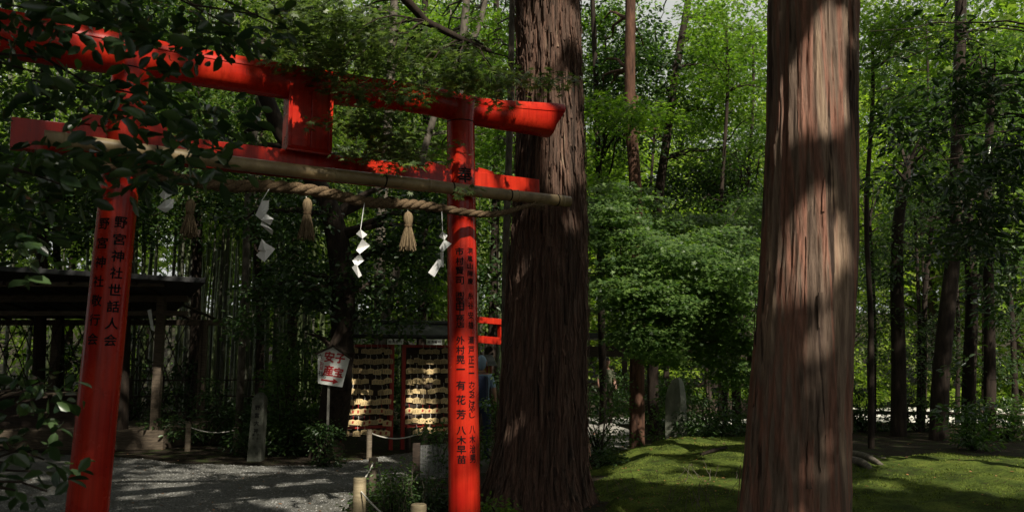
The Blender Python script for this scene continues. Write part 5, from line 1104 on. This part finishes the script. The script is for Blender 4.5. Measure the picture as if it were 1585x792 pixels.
# ------------------------------------------------------------------ people in the distance
def person(label, foot, face, shirt, pants, hair, extra=None):
    th = empty('person', foot, label, 'person'); f = np.asarray(foot, float); d = np.array([cos(face), sin(face), 0]); s = np.array([-d[1], d[0], 0]); z = lambda v: np.array([0, 0, v])
    J = {'pel': (f+z(.92), .14), 'waist': (f+z(1.08), .125), 'chest': (f+z(1.28), .15), 'neck': (f+z(1.43), .06), 'chin': (f+z(1.49)+d*.01, .055)}
    E = [('pel', 'waist'), ('waist', 'chest'), ('chest', 'neck'), ('neck', 'chin')]
    for k, sg_ in (('l', 1), ('r', -1)):
        J[k+'sh'] = (f+z(1.38)+s*sg_*.17, .055); J[k+'el'] = (f+z(1.12)+s*sg_*.22, .042); J[k+'wr'] = (f+z(.92)+s*sg_*.21+d*.1, .03)
        J[k+'hip'] = (f+z(.86)+s*sg_*.09, .09); J[k+'kn'] = (f+z(.48)+s*sg_*.09+d*.02, .06); J[k+'an'] = (f+z(.09)+s*sg_*.09, .042); J[k+'toe'] = (f+z(.03)+s*sg_*.1+d*.16, .03)
        E += [('chest', k+'sh'), (k+'sh', k+'el'), (k+'el', k+'wr'), ('pel', k+'hip'), (k+'hip', k+'kn'), (k+'kn', k+'an'), (k+'an', k+'toe')]
    names_ = list(J); me = bpy.data.meshes.new('body'); me.from_pydata([tuple(J[n_][0]-f) for n_ in names_], [(names_.index(a_), names_.index(b_)) for a_, b_ in E], [])
    o = bpy.data.objects.new('body', me); COL.objects.link(o); o.modifiers.new('s', 'SKIN'); sub = o.modifiers.new('u', 'SUBSURF'); sub.levels = sub.render_levels = 2
    for i, n_ in enumerate(names_): me.skin_vertices[0].data[i].radius = (J[n_][1],)*2
    me.skin_vertices[0].data[0].use_root = True; bpy.context.view_layer.update()
    m2 = bpy.data.meshes.new_from_object(o.evaluated_get(bpy.context.evaluated_depsgraph_get())); bpy.data.objects.remove(o)
    m2.materials.clear()
    for q_ in (shirt, pants, M_SKIN): m2.materials.append(q_)
    for p_ in m2.polygons:
        c_ = p_.center; side = abs(np.dot(np.array(c_), s)); p_.material_index = 2 if (c_.z > 1.42 or (side > .16 and c_.z < 1.2 and c_.z > .8)) else (0 if c_.z > .9 else 1); p_.use_smooth = True
    ob = link('body', m2, th, f)
    g = G(); V = []; Fc = []
    hc = f+z(1.60)+d*.015; g2 = bmesh.new(); bmesh.ops.create_uvsphere(g2, u_segments=20, v_segments=14, radius=1)
    V = np.array([v.co[:] for v in g2.verts]); Fc = [tuple(v.index for v in q_.verts) for q_ in g2.faces]; g2.free()
    H = V*np.array([1, 1, 1.0]); fr = np.clip(H[:, 0], 0, 1); nar = 1-.28*np.clip(-H[:, 2], 0, 1)
    nose = np.exp(-((H[:, 1])/.18)**2-((H[:, 2]+.1)/.22)**2)*(H[:, 0] > 0)*.16
    loc_ = np.stack([(H[:, 0]*.098+nose*.12), H[:, 1]*.078*nar, H[:, 2]*.122], -1)
    mk('head', hc + loc_[:, :1]*d + loc_[:, 1:2]*s + loc_[:, 2:]*np.array([0, 0, 1]), Fc, M_SKIN, th, True)
    hv = H.copy(); keep = (hv[:, 2] > .15) | (hv[:, 0] < -.05); 
    loc2 = np.stack([H[:, 0]*.108-.006, H[:, 1]*.088, H[:, 2]*.128+.008], -1)
    F2 = [f_ for f_ in Fc if all(keep[i] for i in f_)]
    mk('hair', hc + loc2[:, :1]*d + loc2[:, 1:2]*s + loc2[:, 2:]*np.array([0, 0, 1]), F2, hair, th, True)
    for sg_ in (-1, 1):
        g = G(); e_ = hc+d*.088+s*sg_*.032+z(.01); g.lathe(e_-z(.008), [(.004, 0), (.011, .008), (.004, .016)], 8); g.build('eye', M_BLACK, th)
        g = G(); e_ = hc+s*sg_*.080; g.lathe(e_-z(.03), [(.004, 0), (.014, .02), (.016, .045), (.004, .06)], 8); g.build('ear', M_SKIN, th)
    return th, d, s
th, d, s = person('person in pale clothes half hidden by shrubs behind the massive cedar', (P(939, 600, 20.0)[0], 20.0, 0.0), -1.2, M_KHAKI, M_WDARK, M_HAIR)
th2, d, s = person('person in blue with a dark backpack behind the right pillar', (P(745, 600, 13.6)[0], 13.6, -.02), 1.4, M_SKYB, M_NAVY, M_SKYB)
f = np.array(th2.location); g = G(); g.box(f-d*.22+np.array([0, 0, 1.18]), (.20, .30, .44), 1.4); pk = g.build('backpack', M_NAVY, th2, bevel=.04)

print('verts', sum(len(o.data.vertices) for o in SC.objects if o.type == 'MESH'))
